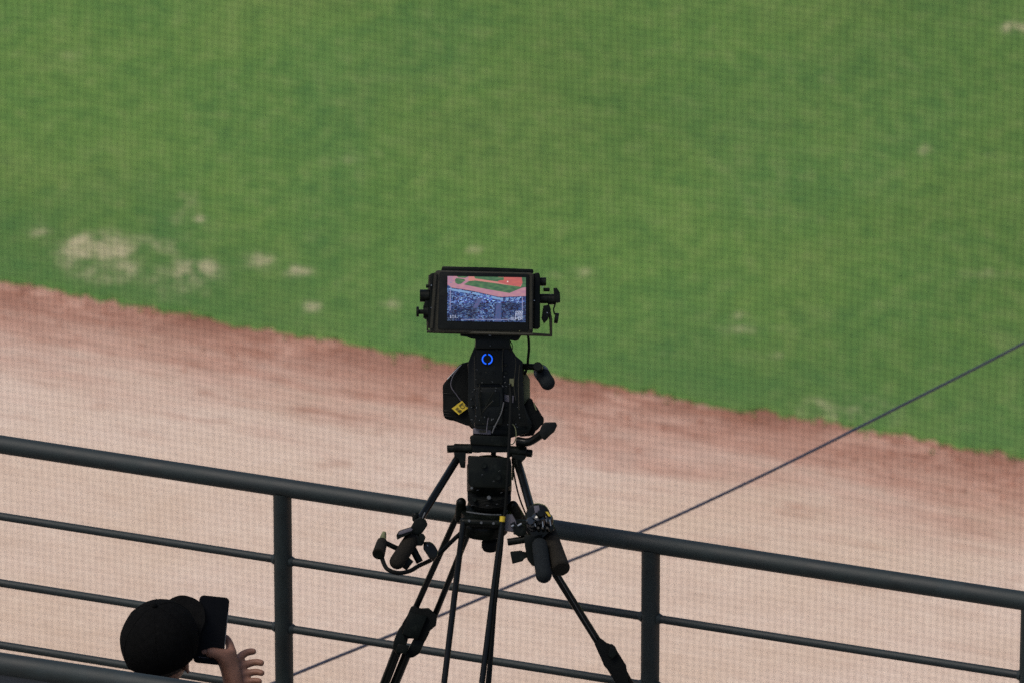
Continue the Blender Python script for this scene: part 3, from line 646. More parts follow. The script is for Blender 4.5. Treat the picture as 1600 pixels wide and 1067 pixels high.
bm = B(); prism(bm, [(817.5, 575.5), (828, 592), (828.5, 634), (825, 645), (815, 631)], D0 + 0.03, D0 + 0.034, 0.0006); obj('side_strip', bm, M['khaki'], tvc)
bm = B()
for (x, y, r) in ((776, 547, 2.2), (790, 570, 2.6), (790, 582, 2.6), (750, 582, 1.6), (772, 582, 1.6), (736, 623, 1.4), (737, 635, 2.2), (759, 651, 1.4), (790, 640, 3.2), (797, 655, 3.0), (762, 645, 1.2)):
    bm = B(); cone(bm, T(x, y, -0.045 if 742 < x < 786 and y > 604 else -0.016), T(x, y, 0.0), r * u_, seg=12, bev=0.0006); obj('connector', bm, M['black'], bk)
bm = B()
for (x, y) in ((736, 623), (736.5, 636), (757, 651.5), (741, 608), (788, 588), (796, 600), (766, 540), (812, 652), (806, 662), (749, 656), (775, 606), (774, 610)):
    bm = B(); cone(bm, T(x, y, -0.047), T(x, y, 0.0), 0.8 * u_, seg=8); obj('screw', bm, M['grey'], bk)
for pts, m_, r in (([(786, 545), (785, 560), (785, 580)], 'hood', .5), ([(805, 558), (806, 570), (803, 600), (806, 625)], 'hood', .5), ([(750, 604), (749, 620), (752, 650)], 'black', 1.4),
                   ([(771, 612), (762, 628), (753, 645)], 'black', 1.0), ([(763, 652), (761, 665), (760, 676)], 'lavender', .55), ([(741, 556), (742, 580), (742, 606)], 'hood', .4),
                   ([(812, 570), (810, 600), (811, 640)], 'hood', .6), ([(787, 628), (783, 645), (772, 668), (769, 676)], 'grey', 1.0), ([(749, 600), (750, 612), (750, 640)], 'hood', .55), ([(770, 626), (760, 636), (751, 648)], 'hood', .5)):
    bm = B(); tube(bm, [T(x, y, -0.05) for x, y in pts], r * u_, seg=6); obj('loose_lead', bm, M[m_], tvc)
rg = random.Random(11)
for _ in range(26):  # random light flecks built as glints on the dark camera body
    x, y = rg.uniform(738, 812), rg.uniform(572, 668); a_ = rg.uniform(0, 3.14); L_ = rg.uniform(0.6, 2.4)
    bm = B(); tube(bm, [T(x, y, -0.040), T(x + L_ * math.cos(a_), y + L_ * math.sin(a_), -0.040), T(x + 1.6 * L_ * math.cos(a_ + .3), y + 1.6 * L_ * math.sin(a_ + .3), -0.040)], rg.uniform(0.35, 0.75) * u_, seg=5); obj('glint_fleck', bm, M[rg.choice(['grey', 'hood', 'panel'])], tvc)
for x, y in ((752, 742), (779, 736), (770, 752), (745, 766), (782, 770), (790, 748), (760, 790), (736, 790), (775, 788)):  # more grey flecks imitating glints, here on the fluid head
    bm = B(); tube(bm, [T(x, y, -0.058), T(x + 1.5, y - 1.2, -0.058), T(x + 3, y - 1.0, -0.058)], 0.35 * u_, seg=5); obj('glint_fleck', bm, M['grey' if x > 765 else 'panel'], fh)
# lower right: folded rain cover lump and handle lever
bm = B(); prism(bm, [(815, 640), (826, 621), (832, 623), (834, 634), (840, 643), (850, 652), (849.5, 662), (838, 668), (834, 680), (812, 682), (800, 664)], D0 + 0.02, D0 + 0.14, 0.005); obj('cover_lump', bm, M['rubber'], tvc)
bm = B(); prism(bm, [(835, 628), (839, 641), (837, 640), (833.5, 630)], D0 + 0.016, D0 + 0.02, 0.0); obj('cover_trim', bm, M['khaki'], tvc)
bm = B(); tube(bm, [T(808, 689, -0.02), T(826, 690, -0.03), T(842, 681, -0.05), T(855, 671, -0.07)], 7.2 * u_, seg=14, rr=lambda t: (7.5 - 1.2 * math.sin(t * 3.1)) * u_); lv = obj('plate_lever', bm, M['gloss'], tvc)
bm = B(); prism(bm, [(846, 665), (850.5, 659.5), (868.5, 659), (871, 664), (866, 674.5), (859, 680), (851, 688), (846, 683), (842, 676)], D0 - 0.10, D0 - 0.06, 0.004); obj('lever_paddle', bm, M['plastic'], lv)
bm = B(); tube(bm, [T(799 + 7.5 * math.cos(a), 678 + 16 * math.sin(a), -0.06) for a in [R(t) for t in range(-100, 120, 20)]], 0.9 * u_, seg=8); obj('strap_loop', bm, M['khaki'], tvc)
# side handle at the right of the camera
hd = B(); cone(hd, T(841, 574, 0.02), T(859.5, 603.5, -0.05), 11.2 * u_, 11.6 * u_, seg=24, rounded=True); hh = obj('side_handle', hd, M['foam_blue'], tvc)
bm = B(); cone(bm, T(845, 580.5, 0.006), T(848.5, 586, -0.008), 12.0 * u_, seg=24); obj('grip_ring', bm, M['panel'], hh)
bm = B(); cone(bm, T(840, 572, -0.06), T(843, 576, -0.01), 7.2 * u_, seg=16, bev=0.002); obj('handle_knob', bm, M['black'], hh)
bm = B(); cone(bm, T(816, 572, 0.03), T(838, 573, 0.02), 5 * u_, seg=12); obj('handle_arm', bm, M['black'], hh)

bm = B(); prism(bm, [(742, 522), (797, 522), (797, 545), (743, 545)], D0 - 0.012, D0 + 0.05, 0.003); obj('neck', bm, M['plastic'], tvc)
bm = B(); prism(bm, [(739, 664), (832, 664), (826, 676), (797, 684), (739, 682)], D0 + 0.0, D0 + 0.12, 0.002); obj('base_block', bm, M['black'], tvc)
bm = B(); prism(bm, [(740, 655), (770, 658), (778, 668), (768, 671), (742, 669)], D0 - 0.03, D0 + 0.01, 0.003); obj('lower_panel', bm, M['plastic'], tvc)
# pedestal under the monitor
bm = B(); prism(bm, [(728, 517), (818, 520), (812, 526), (811, 531), (806, 533), (795, 531), (742, 530), (735, 529), (728, 525), (719, 525.5), (719, 520)], D0 - 0.02, D0 + 0.06, 0.002); pd = obj('viewfinder_mount', bm, M['black'], tvc)
bm = B(); cone(bm, T(765.5, 523, -0.026), T(766, 523.5, -0.018), 2.2 * u_, seg=10); obj('screw', bm, M['silver'], pd)
bm = B(); tube(bm, [T(797, 533, 0.0), T(801, 541, -0.01), T(799, 549, -0.01), T(795, 545, 0)], 0.8 * u_, seg=6); obj('safety_cord', bm, M['hood'], pd)

# monitor: tilted to face the operator
vf = B(); prism(vf, [(680, 425), (683, 422.5), (831, 426.3), (834, 429), (832.8, 519), (831, 521), (673, 519), (671, 516)], D0 - 0.10, D0 - 0.035, 0.004); vfo = obj('viewfinder', vf, M['hood'], tvc)
bm = B(); prism(bm, [(689, 424), (691, 416.5), (760, 418), (833, 421), (834, 427)], D0 - 0.085, D0 - 0.02, 0.003); obj('sun_hood', bm, M['black'], vfo)
bm = B(); prism(bm, [(687, 427), (689, 425), (825, 428.5), (827, 431), (826, 515), (824, 517), (686, 515), (684, 513)], D0 - 0.1035, D0 - 0.095, 0.0015); obj('bezel', bm, M['plastic'], vfo)
for x0, y0, x1, y1, nm in ((680.6, 427, 674, 514, 'side_lip'), (830, 431, 829.3, 516, 'side_lip')):
    bm = B(); block(bm, T(x0, y0, -0.104), T(x1, y1, -0.104), 5.0 * u_, 0.008, up=-FWD, bev=0.0015); obj(nm, bm, M['hood'], vfo)
bm = B(); prism(bm, [(833, 428), (842, 426), (844, 431), (844, 512), (840, 515), (832, 514)], D0 - 0.075, D0 - 0.02, 0.003); obj('side_module', bm, M['black'], vfo)
bm = B(); prism(bm, [(672, 428), (681, 426), (677, 515), (669, 513), (668.5, 500), (671, 470)], D0 - 0.07, D0 - 0.03, 0.003); obj('side_module', bm, M['black'], vfo)
# yoke
yk = B(); tube(yk, [T(672, 430, -0.05), T(668.5, 500, -0.05), T(668, 518, -0.05), T(750, 520.5, -0.105), T(832, 522.5, -0.105), T(861, 524, -0.05), T(860.5, 500, -0.05), T(857, 480, -0.05)], 2.5 * u_, seg=8, smooth=False); obj('yoke', yk, M['hood'], vfo)
def knob(a, b_, r, nm='knob', m_='black', seg=16):
    bm = B(); cone(bm, T(*a), T(*b_), r * u_, seg=seg, bev=0.001); return obj(nm, bm, M[m_], vfo)
knob((671, 436, -0.05), (680, 436, -0.05), 6.5); knob((665.5, 447.5, -0.05), (676, 447.5, -0.05), 2.8)
knob((656, 462.5, -0.05), (671, 462.5, -0.05), 9.8); knob((669, 462.5, -0.05), (680, 462, -0.05), 6)
knob((650.5, 487.5, -0.05), (654.5, 487.5, -0.05), 8.0); knob((654, 487.5, -0.05), (663, 487.5, -0.05), 3.6); knob((661.5, 487.5, -0.05), (670, 487.5, -0.05), 10.5)
bm = B(); prism(bm, [(664, 470), (671, 468), (672, 500), (663, 499), (661, 480)], D0 - 0.06, D0 - 0.035, 0.002); obj('hinge_plate', bm, M['black'], vfo)
knob((843, 440.5, -0.05), (853.5, 440.5, -0.05), 6.6); knob((849, 453, -0.05), (859, 453, -0.05), 3.0)
knob((842, 467, -0.05), (858, 467, -0.05), 7.5); knob((856, 468, -0.05), (869, 468, -0.05), 8.4)
bm = B(); prism(bm, [(864.5, 450.5), (870, 450), (875, 458), (875.5, 473), (869, 474), (866, 466)], D0 - 0.065, D0 - 0.04, 0.002); obj('lock_lever', bm, M['black'], vfo)
bm = B(); prism(bm, [(849, 478), (858, 476), (861, 484), (856, 500), (850, 506), (846, 498)], D0 - 0.06, D0 - 0.03, 0.002); obj('hinge_plate', bm, M['black'], vfo)
knob((866.5, 497, -0.05), (872.5, 498, -0.05), 8.2)
bm = B(); tube(bm, [T(868, 474, -0.05), T(865, 484, -0.05), T(867, 492, -0.05)], 1.2 * u_, seg=6); obj('lever_wire', bm, M['black'], vfo)
bm = B()
for x, y in ((834.8, 470), (848, 449), (855, 489), (674, 446), (674, 481), (675, 513), (681.5, 511), (673, 512)):
    bm = B(); cone(bm, T(x, y, -0.085), T(x, y, -0.04), 0.9 * u_, seg=8); obj('screw', bm, M['silver'], vfo)

# picture on the monitor: a flat screen printed cell by cell
FONT = {'0': '01110100011001110101110011000101110', '1': '00100011000010000100001000010001110', '2': '01110100010000100110010001000011111', 'C': '01110100011000010000100001000101110',
        'F': '11111100001000011110100001000010000', 'O': '01110100011000110001100011000101110', 'S': '01111100001000001110000010000111110', 'U': '10001100011000110001100011000101110',
        'P': '11110100011000111110100001000010000', 'E': '11111100001000011110100001000011111', 'R': '11110100011000111110101001001010001', '.': '00000000000000000000000000000001100'}
def text_hit(x, y, s, x0, y0, cw, ch):
    if not (y0 <= y < y0 + ch and x0 <= x < x0 + cw * len(s)): return False
    i = int((x - x0) / cw); fx = (x - x0) / cw - i; gx = int(fx * 5.6); gy = int((y - y0) / ch * 7.0)
    return gx < 5 and gy < 7 and FONT[s[i]][gy * 5 + gx] == '1'
def inside(x, y, poly):
    c = False; n_ = len(poly); j = n_ - 1
    for i in range(n_):
        if (poly[i][1] > y) != (poly[j][1] > y) and x < (poly[j][0] - poly[i][0]) * (y - poly[i][1]) / (poly[j][1] - poly[i][1]) + poly[i][0]: c = not c
        j = i
    return c
G_POLY = [[(238, 140), (265, 108), (400, 128), (425, 152), (345, 215), (295, 222), (245, 195)], [(395, 225), (490, 165), (600, 155), (900, 195), (1200, 240), (1400, 268), (1440, 285), (1212, 382), (1000, 345), (700, 290)],
          [(580, 80), (1112, 95), (1112, 152), (1000, 175), (600, 118)], [(270, 75), (480, 80), (420, 105), (300, 102)], [(1425, 95), (1530, 95), (1530, 270), (1405, 292), (1445, 200)]]
RED = [(1108, 90), (1428, 95), (1446, 200), (1402, 266), (1200, 235), (1005, 185), (1020, 155), (1110, 150)]
STAND = [(90, 225), (130, 240), (185, 292), (550, 352), (1000, 455), (1085, 462), (1520, 450)]
def stand_y(x):
    for (x0, y0), (x1, y1) in zip(STAND, STAND[1:]):
        if x <= x1: return y0 + (y1 - y0) * (x - x0) / (x1 - x0)
    return 450
PAL = [(18, 22, 54), (30, 40, 92), (40, 62, 128), (62, 80, 142), (92, 128, 200), (146, 184, 236), (22, 30, 60), (66, 44, 86), (98, 110, 172), (52, 96, 176), (12, 14, 30), (70, 110, 190)]
def hsh(a, b_): return (math.sin(a * 127.1 + b_ * 311.7) * 43758.5453) % 1
def screen_col(x, y):
    if text_hit(x, y, '1C1', 148, 785, 42, 46) or text_hit(x, y, '.', 268, 785, 34, 46) or text_hit(x, y, '200', 1320, 708, 45, 56) or text_hit(x, y, 'FOS', 1320, 768, 45, 50) or text_hit(x, y, 'SUPER', 1236, 822, 44, 50): return (196, 204, 232)
    sy = stand_y(x)
    if y < sy:
        nzv = noise.noise(Vector((x * 0.012, y * 0.03, 0)))
        if sy - y < 10 and x > 180: return (38, 50, 74)
        if (x - 1180) ** 2 + ((y - 175) * 1.0) ** 2 < 190: return (240, 220, 210)
        if inside(x, y, RED): return (192 + 16 * nzv, 100 + 10 * nzv, 96)
        for g_ in G_POLY:
            if inside(x, y, g_): return (76 + 22 * nzv, 112 + 24 * nzv, 78 + 10 * nzv)
        if x < 200 and y < 200 and hsh(int(x / 14), int(y / 12)) > 0.6: return (150, 130, 160)
        if y < 290 and 480 < x < 1420 and y < 0.13 * (x - 500) + 160: return (204, 134, 126)
        return (184 + 14 * nzv, 132 + 14 * nzv, 148)
    d = y - sy
    if abs(x - 157) < 6 and 300 < y < 700 or abs(x - 1446) < 6 and 370 < y < 690 or abs(y - 862) < 5 and 350 < x < 1280: return (150, 152, 190)
    if 8 < d < 46 and hsh(int(x / 50), 2) > 0.45 and x > 160: return (124, 160, 204)
    if 955 + (900 - y) * 0.08 < x < 1068 and y > 560: return (62 + 24 * hsh(int(x / 20), int(y / 24)), 88, 134)
    if 560 + (650 - y) * 0.5 < x < 640 + (650 - y) * 0.6 and 480 < y < 650: return (74 + 24 * hsh(int(x / 20), int(y / 24)), 92, 136)
    sc1 = 34 if y < 600 else 46
    a = x + 30 * noise.noise(Vector((x * .02, y * .02, 4))); c = y + 0.18 * x * (1 if x < 640 else -0.3)
    h = hsh(math.floor(a / sc1), math.floor(c / (sc1 * 0.62))); h2 = hsh(math.floor(a / 20) + 9, math.floor(c / 15))
    k = PAL[int((h * 0.6 + h2 * 0.4) * 12) % 12]
    s = 0.86 + 0.25 * noise.noise(Vector((x * .004, y * .006, 8))) + (0.10 if 640 < x < 960 else -0.05) + (0.15 if y < 560 else -0.15)
    return tuple(min(255, q * s) for q in k)
NU, NV = 340, 200
me = bpy.data.meshes.new('screen'); vv = []; ff = []; cols = []
tl, tr, bl_, br = (699.3, 431.7), (821.7, 434.0), (698.6, 501.5), (821.3, 503.7)
for j in range(NV + 1):
    for i in range(NU + 1):
        u, v = i / NU, j / NV
        x = (tl[0] * (1 - u) + tr[0] * u) * (1 - v) + (bl_[0] * (1 - u) + br[0] * u) * v; y = (tl[1] * (1 - u) + tr[1] * u) * (1 - v) + (bl_[1] * (1 - u) + br[1] * u) * v
        vv.append(T(x, y, -0.1055) - ORI[vfo])
for j in range(NV):
    for i in range(NU):
        a = j * (NU + 1) + i; ff.append((a, a + NU + 1, a + NU + 2, a + 1))
        u, v = (i + .5) / NU, (j + .5) / NV; c = lin(screen_col(105 + 1400 * u, 72 + 28 * u + 812 * v)); cols += [*c, 1.0]
me.from_pydata(vv, [], ff)
ca = me.color_attributes.new('picture', 'FLOAT_COLOR', 'CORNER')
fl_ = []
for k in range(len(ff)): fl_ += cols[k * 4:k * 4 + 4] * 4
ca.data.foreach_set('color', fl_)
ms = bpy.data.materials.new('screen_picture'); ms.use_nodes = True; n = ms.node_tree; b = n.nodes['Principled BSDF']
an_ = n.nodes.new('ShaderNodeAttribute'); an_.attribute_name = 'picture'; n.links.new(an_.outputs['Color'], b.inputs['Emission Color']); b.inputs['Emission Strength'].default_value = 0.92 / 2 ** EXPOSURE
b.inputs['Base Color'].default_value = (0.004, 0.004, 0.005, 1); b.inputs['Roughness'].default_value = 0.4; b.inputs['Specular IOR Level'].default_value = 0.2
me.materials.append(ms)
o = bpy.data.objects.new('screen', me); col.objects.link(o); o.parent = vfo; ORI[o] = ORI[vfo]
bm = B(); cone(bm, T(811, 517.5, -0.103), T(812.5, 517.6, -0.103), 0.6 * u_, seg=8); obj('power_light', bm, M['khaki'], vfo)

# leads
ld = thing('monitor_lead', T(825, 524), 'thin black lead dropping from the right underside of the monitor to the camera', 'cable')
bm = B(); tube(bm, [T(824.5, 521, -0.03), T(826, 532, -0.03), T(826.5, 545, -0.03), T(825, 560, -0.02), T(824, 572, 0.0), T(820, 584, 0.02)], 2.0 * u_, seg=8); obj('lead', bm, M['rubber'], ld)
lt = thing('power_lead', T(797, 640), 'thick black lead hanging straight down the tripod with a yellow tape band', 'cable')
bm = B(); tube(bm, [T(797, 600, -0.03), T(798, 625, -0.05), T(797, 660, -0.07), T(795, 700, -0.08), T(793, 745, -0.085), T(790, 790, -0.085), T(787, 815, -0.085), T(783, 860, -0.08), T(778, 905, -0.08), T(771, 970, -0.075), T(765, 1030, -0.08), T(758, 1110, -0.09), T(752, 1300, -0.1)], 2.7 * u_, seg=10); obj('lead', bm, M['rubber'], lt)
bm = B(); cone(bm, T(785.6, 806, -0.087), T(784.6, 814.5, -0.087), 4.4 * u_, seg=16, bev=0.0005); obj('tape_band', bm, M['yellow'], lt)
lr = thing('signal_lead', T(804, 745), 'very thin black lead curving down right of the fluid head towards the right leg', 'cable')
bm = B(); tube(bm, [T(800, 716, 0.03), T(804, 745, 0.03), T(811, 775, 0.03), T(820, 799, 0.02), T(826, 812, 0.0)], 1.3 * u_, seg=8); obj('lead', bm, M['rubber'], lr)
bm = B(); prism(bm, [(800, 718), (805, 718), (803.5, 735), (802, 750), (799.5, 749)], D0 + 0.03, D0 + 0.033, 0); obj('yellow_tag', bm, M['khaki'], tri)

# ------------------------------------------------------------------ seated spectator
def skin(vs_, es_, root=0, sub=2):
    me = bpy.data.meshes.new('tmp'); me.from_pydata([Vector(v[:3]) for v in vs_], es_, [])
    o = bpy.data.objects.new('tmp', me); col.objects.link(o)
    md_ = o.modifiers.new('s', 'SKIN'); md_.use_smooth_shade = True
    for i, v in enumerate(vs_):
        r = v[3]; rr_ = r if isinstance(r, tuple) else (r, r); me.skin_vertices[0].data[i].radius = rr_; me.skin_vertices[0].data[i].use_root = (i == root)
    s = o.modifiers.new('d', 'SUBSURF'); s.levels = sub; s.render_levels = sub
    dg = bpy.context.evaluated_depsgraph_get(); dg.update(); ev = o.evaluated_get(dg); m2 = ev.to_mesh()
    bm = B(); bm.from_mesh(m2); ev.to_mesh_clear(); bpy.data.objects.remove(o); bpy.data.meshes.remove(me)
    return bm
def join(dst, src):
    me = bpy.data.meshes.new('j'); src.to_mesh(me); src.free(); dst.from_mesh(me); bpy.data.meshes.remove(me)
DH = 22.7; up_h = DH / F
def H(x, y, d=0.0): return W(x, y, DH + d)
hc = H(250, 1006)                                   # head centre
fd = Vector((math.sin(R(28)), math.cos(R(28)), 0.0)); sdv = Vector((fd.y, -fd.x, 0)); ZU = Vector((0, 0, 1))
per = thing('person', Vector((hc.x, hc.y, ZD)), 'seated spectator in a plain black cap seen from behind, holding up a phone', 'person')
tilt = Matrix.Rotation(R(12), 3, sdv)
def HL(f, s, u): return hc + tilt @ (fd * f + sdv * s + ZU * u)
bodyb = B()
# head
hb = B(); bmesh.ops.create_uvsphere(hb, u_segments=40, v_segments=28, radius=1)
for v in hb.verts:
    f, s, u = v.co.x, v.co.y, v.co.z
    w = 1.0; fx = 1.0
    if u < 0: w = 1 - 0.20 * (-u) ** 1.2; fx = 1 - 0.12 * (-u)
    ff_ = f * 0.094 * fx; s2 = s * 0.080 * w; u2 = u * (0.105 if u > 0 else 0.125)
    if f > 0.5:
        # face: brow, eye sockets, nose, mouth
        for (sy_, uy, rs_, ru_, dd) in ((0, -0.30, .13, .22, .020), (0, -0.38, .17, .10, .009), (0.36, -0.05, .17, .10, -.010), (-0.36, -0.05, .17, .10, -.010), (0, -0.62, .26, .05, .006), (0, -0.55, .26, .03, -.003), (0, 0.12, .5, .08, .004), (0, -0.86, .25, .14, .008)):
            ff_ += dd * math.exp(-((s - sy_) / rs_) ** 2 - ((u - uy) / ru_) ** 2)
    v.co = HL(ff_, s2, u2)
join(bodyb, hb)
for sg in (-1, 1):                                  # ears
    eb_ = B(); bmesh.ops.create_uvsphere(eb_, u_segments=16, v_segments=12, radius=1)
    for v in eb_.verts:
        f, s, u = v.co; r = math.hypot(f, u)
        s_ = s * 0.006 + (0.004 if r > 0.65 else -0.002)
        v.co = HL(-0.008 + f * 0.018 * (1 if u > 0 else 0.75), sg * (0.071 + s_ * 1.2 + 0.006 * (0.4 - f)), -0.044 + u * 0.022)
    join(bodyb, eb_)
# trunk, neck, arms, legs
nb = hc + Vector((-0.02, -0.02, -0.19)) - fd * 0.03; ch = nb - ZU * 0.20 - fd * 0.0; pv = ch - ZU * 0.26 - fd * 0.02
shR = nb + sdv * 0.17 - ZU * 0.04; shL = nb - sdv * 0.17 - ZU * 0.04
wr = H(368, 1082, 0.13); elR = H(392, 1235, 0.04)
elL = shL - ZU * 0.24 + fd * 0.10 - sdv * 0.02; wrL = elL + fd * 0.20 + sdv * 0.10 - ZU * 0.0
SEATZ = ZD + 0.36
pv.z = SEATZ + 0.12
kR = pv + fd * 0.40 + sdv * 0.11 + ZU * 0.02; kL = pv + fd * 0.40 - sdv * 0.11 + ZU * 0.02
aR = Vector((kR.x, kR.y, ZD + 0.09)) + fd * 0.02; aL = Vector((kL.x, kL.y, ZD + 0.09)) + fd * 0.04
hipR = pv + sdv * 0.09; hipL = pv - sdv * 0.09
def t4(v, r): return (*v, r)
VS = [t4(pv, 0.13), t4((pv + ch) / 2, 0.125), t4(ch, 0.135), t4(nb, 0.055), t4(hc - ZU * 0.08 - fd * 0.02, 0.052), t4(shR, 0.058), t4((shR + elR) / 2, 0.045), t4(elR, 0.038), t4(elR.lerp(wr, .35), 0.038), t4(wr, 0.025),
      t4(shL, 0.058), t4((shL + elL) / 2, 0.045), t4(elL, 0.038), t4(wrL, 0.026), t4(hipR, 0.09), t4(kR, 0.06), t4(kR.lerp(aR, .4), 0.054), t4(aR, 0.036), t4(hipL, 0.09), t4(kL, 0.06), t4(kL.lerp(aL, .4), 0.054), t4(aL, 0.036)]
ES = [(0, 1), (1, 2), (2, 3), (3, 4), (2, 5), (5, 6), (6, 7), (7, 8), (8, 9), (2, 10), (10, 11), (11, 12), (12, 13), (0, 14), (14, 15), (15, 16), (16, 17), (0, 18), (18, 19), (19, 20), (20, 21)]
join(bodyb, skin(VS, ES))
# right hand: wrist, palm, thumb across the phone, four fingers spread to the right
def HP(x, y, d=0.0): return H(x, y, d + 0.10)      # hand and phone, held out in front
def h3(x, y, d, r): return (*HP(x, y, d), tuple(q * up_h for q in r) if isinstance(r, tuple) else r * up_h)
d_ = 0.02
HV = [h3(368, 1084, 0.03, 17), h3(364, 1064, 0.025, 16.5), h3(359, 1042, 0.02, (18, 14)), h3(355, 1027, 0.02, (14, 10)), h3(344, 1022.5, -0.004, 10.5), h3(331, 1018, -0.018, 9.0), h3(320, 1020.5, -0.018, 7.6),
      h3(362, 1016, 0.02, 8.5), h3(358, 1003, 0.026, 7.0), h3(350, 992, 0.036, 6)]
HE = [(0, 1), (1, 2), (2, 3), (3, 4), (4, 5), (5, 6), (3, 7), (7, 8), (8, 9)]
join(bodyb, skin(HV, HE, root=1))
for chn in ([(360, 1034, .035, 9), (371, 1030, .06, 7.6), (380, 1021.5, .075, 7.0), (386, 1018.5, .078, 6.2), (392, 1017, .08, 6.3), (401.5, 1017.5, .078, 5.2)],
            [(361, 1043, .035, 9), (374, 1042, .055, 7.2), (386, 1037, .066, 7.0), (394, 1034.5, .067, 6.1), (402, 1033.5, .066, 6.2), (413, 1036.5, .060, 5.2)],
            [(362, 1052, .03, 9), (375, 1055, .045, 7.0), (387, 1051.5, .054, 6.8), (395, 1049.5, .054, 6.0), (403, 1049, .05, 6.0), (413, 1052.5, .042, 5.0)],
            [(364, 1060, .025, 9), (377, 1066, .036, 6.6), (388, 1064.5, .042, 6.2), (395, 1063, .042, 5.5), (402, 1062.5, .038, 5.5), (410, 1065, .032, 4.6)]):
    join(bodyb, skin([h3(*c) for c in chn], [(i, i + 1) for i in range(len(chn) - 1)]))
# left hand resting in the lap
LH = [wrL, wrL + fd * 0.05]
join(bodyb, skin([t4(LH[0], 0.024), t4(LH[1], (0.036, 0.016)), t4(LH[1] + fd * 0.03, (0.036, 0.014))], [(0, 1), (1, 2)]))
for k in range(4):
    p0 = LH[1] + fd * 0.03 + sdv * (k - 1.5) * 0.019; L_ = (0.06, 0.07, 0.066, 0.05)[k]
    join(bodyb, skin([t4(p0 - fd * .01, 0.009), t4(p0 + fd * L_ * .5 - ZU * .004, 0.0085), t4(p0 + fd * L_ - ZU * .018, 0.007)], [(0, 1), (1, 2)], sub=1))
join(bodyb, skin([t4(LH[1] - fd * 0.02, 0.012), t4(LH[1] + sdv * .04, 0.010), t4(LH[1] + sdv * .055 + fd * .03, 0.008)], [(0, 1), (1, 2)], sub=1))
bo = obj('body', bodyb, M['skin'], per, angle=80)
rm = bo.modifiers.new('r', 'REMESH'); rm.mode = 'VOXEL'; rm.voxel_size = 0.0032; rm.use_smooth_shade = True
dg = bpy.context.evaluated_depsgraph_get(); dg.update(); me2 = bpy.data.meshes.new_from_object(bo.evaluated_get(dg)); bo.modifiers.clear(); bo.data = me2
cb_ = B(); cb_.from_mesh(me2); seen = set(); drop = []       # drop stray bubbles left inside by the voxel surface
for v in cb_.verts:
    if v in seen: continue
    st_ = [v]; seen.add(v); isl = []
    while st_:
        a_ = st_.pop(); isl.append(a_)
        for e_ in a_.link_edges:
            w_ = e_.other_vert(a_)
            if w_ not in seen: seen.add(w_); st_.append(w_)
    if len(isl) < 1000: drop += isl
bmesh.ops.delete(cb_, geom=drop, context='VERTS'); cb_.to_mesh(me2); cb_.free()
if not me2.materials: me2.materials.append(M['skin'])
sm = bo.modifiers.new('s', 'SMOOTH'); sm.factor = 0.5; sm.iterations = 3
for sg in (-1, 1):
    e = B(); bmesh.ops.create_uvsphere(e, u_segments=14, v_segments=10, radius=0.0115)
    for v in e.verts: v.co = HL(0.072, sg * 0.029, -0.006) + v.co
    obj('eye', e, M['eye'], per)
# nails
bm = B()
for (x, y, d) in ((319, 1017.5, -0.0285),):
    prism(bm, [(315.5, 1016), (320, 1013.8), (323, 1015.5), (322.5, 1020), (318, 1022), (315, 1020)], DH + 0.0735, DH + 0.0750, 0.0003)
obj('thumbnail', bm, M['skin'], per)
# clothing
VT = [t4(pv, 0.145), t4((pv + ch) / 2, 0.142), t4(ch, 0.15), t4(nb - ZU * 0.035, 0.08), t4(shR, 0.07), t4((shR + elR) / 2, 0.058), t4(shL, 0.07), t4((shL + elL) / 2, 0.058)]
obj('shirt', skin(VT, [(0, 1), (1, 2), (2, 3), (2, 4), (4, 5), (2, 6), (6, 7)]), M['shirt'], per, angle=80)
VT = [t4(pv, 0.15), t4(hipR, 0.105), t4(kR, 0.075), t4(aR + ZU * 0.03, 0.055), t4(hipL, 0.105), t4(kL, 0.075), t4(aL + ZU * 0.03, 0.055)]
obj('trousers', skin(VT, [(0, 1), (1, 2), (2, 3), (0, 4), (4, 5), (5, 6)]), M['trouser'], per, angle=80)
for a in (aR, aL):
    bm = skin([t4(Vector((a.x, a.y, ZD + 0.05)) - fd * 0.05, 0.045), t4(Vector((a.x, a.y, ZD + 0.05)) + fd * 0.05, (0.048, 0.042)), t4(Vector((a.x, a.y, ZD + 0.04)) + fd * 0.15, (0.044, 0.032))], [(0, 1), (1, 2)])
    obj('shoe', bm, M['rubber'], per, angle=80)
# short hair below the cap
hb = B(); bmesh.ops.create_uvsphere(hb, u_segments=28, v_segments=20, radius=1)
bmesh.ops.delete(hb, geom=[v for v in hb.verts if v.co.z < -0.55 or (v.co.x > 0.25 and v.co.z < 0.3)], context='VERTS')
for v in hb.verts: v.co = HL(v.co.x * 0.098, v.co.y * 0.079, v.co.z * 0.110)
obj('hair', hb, M['hair'], per)
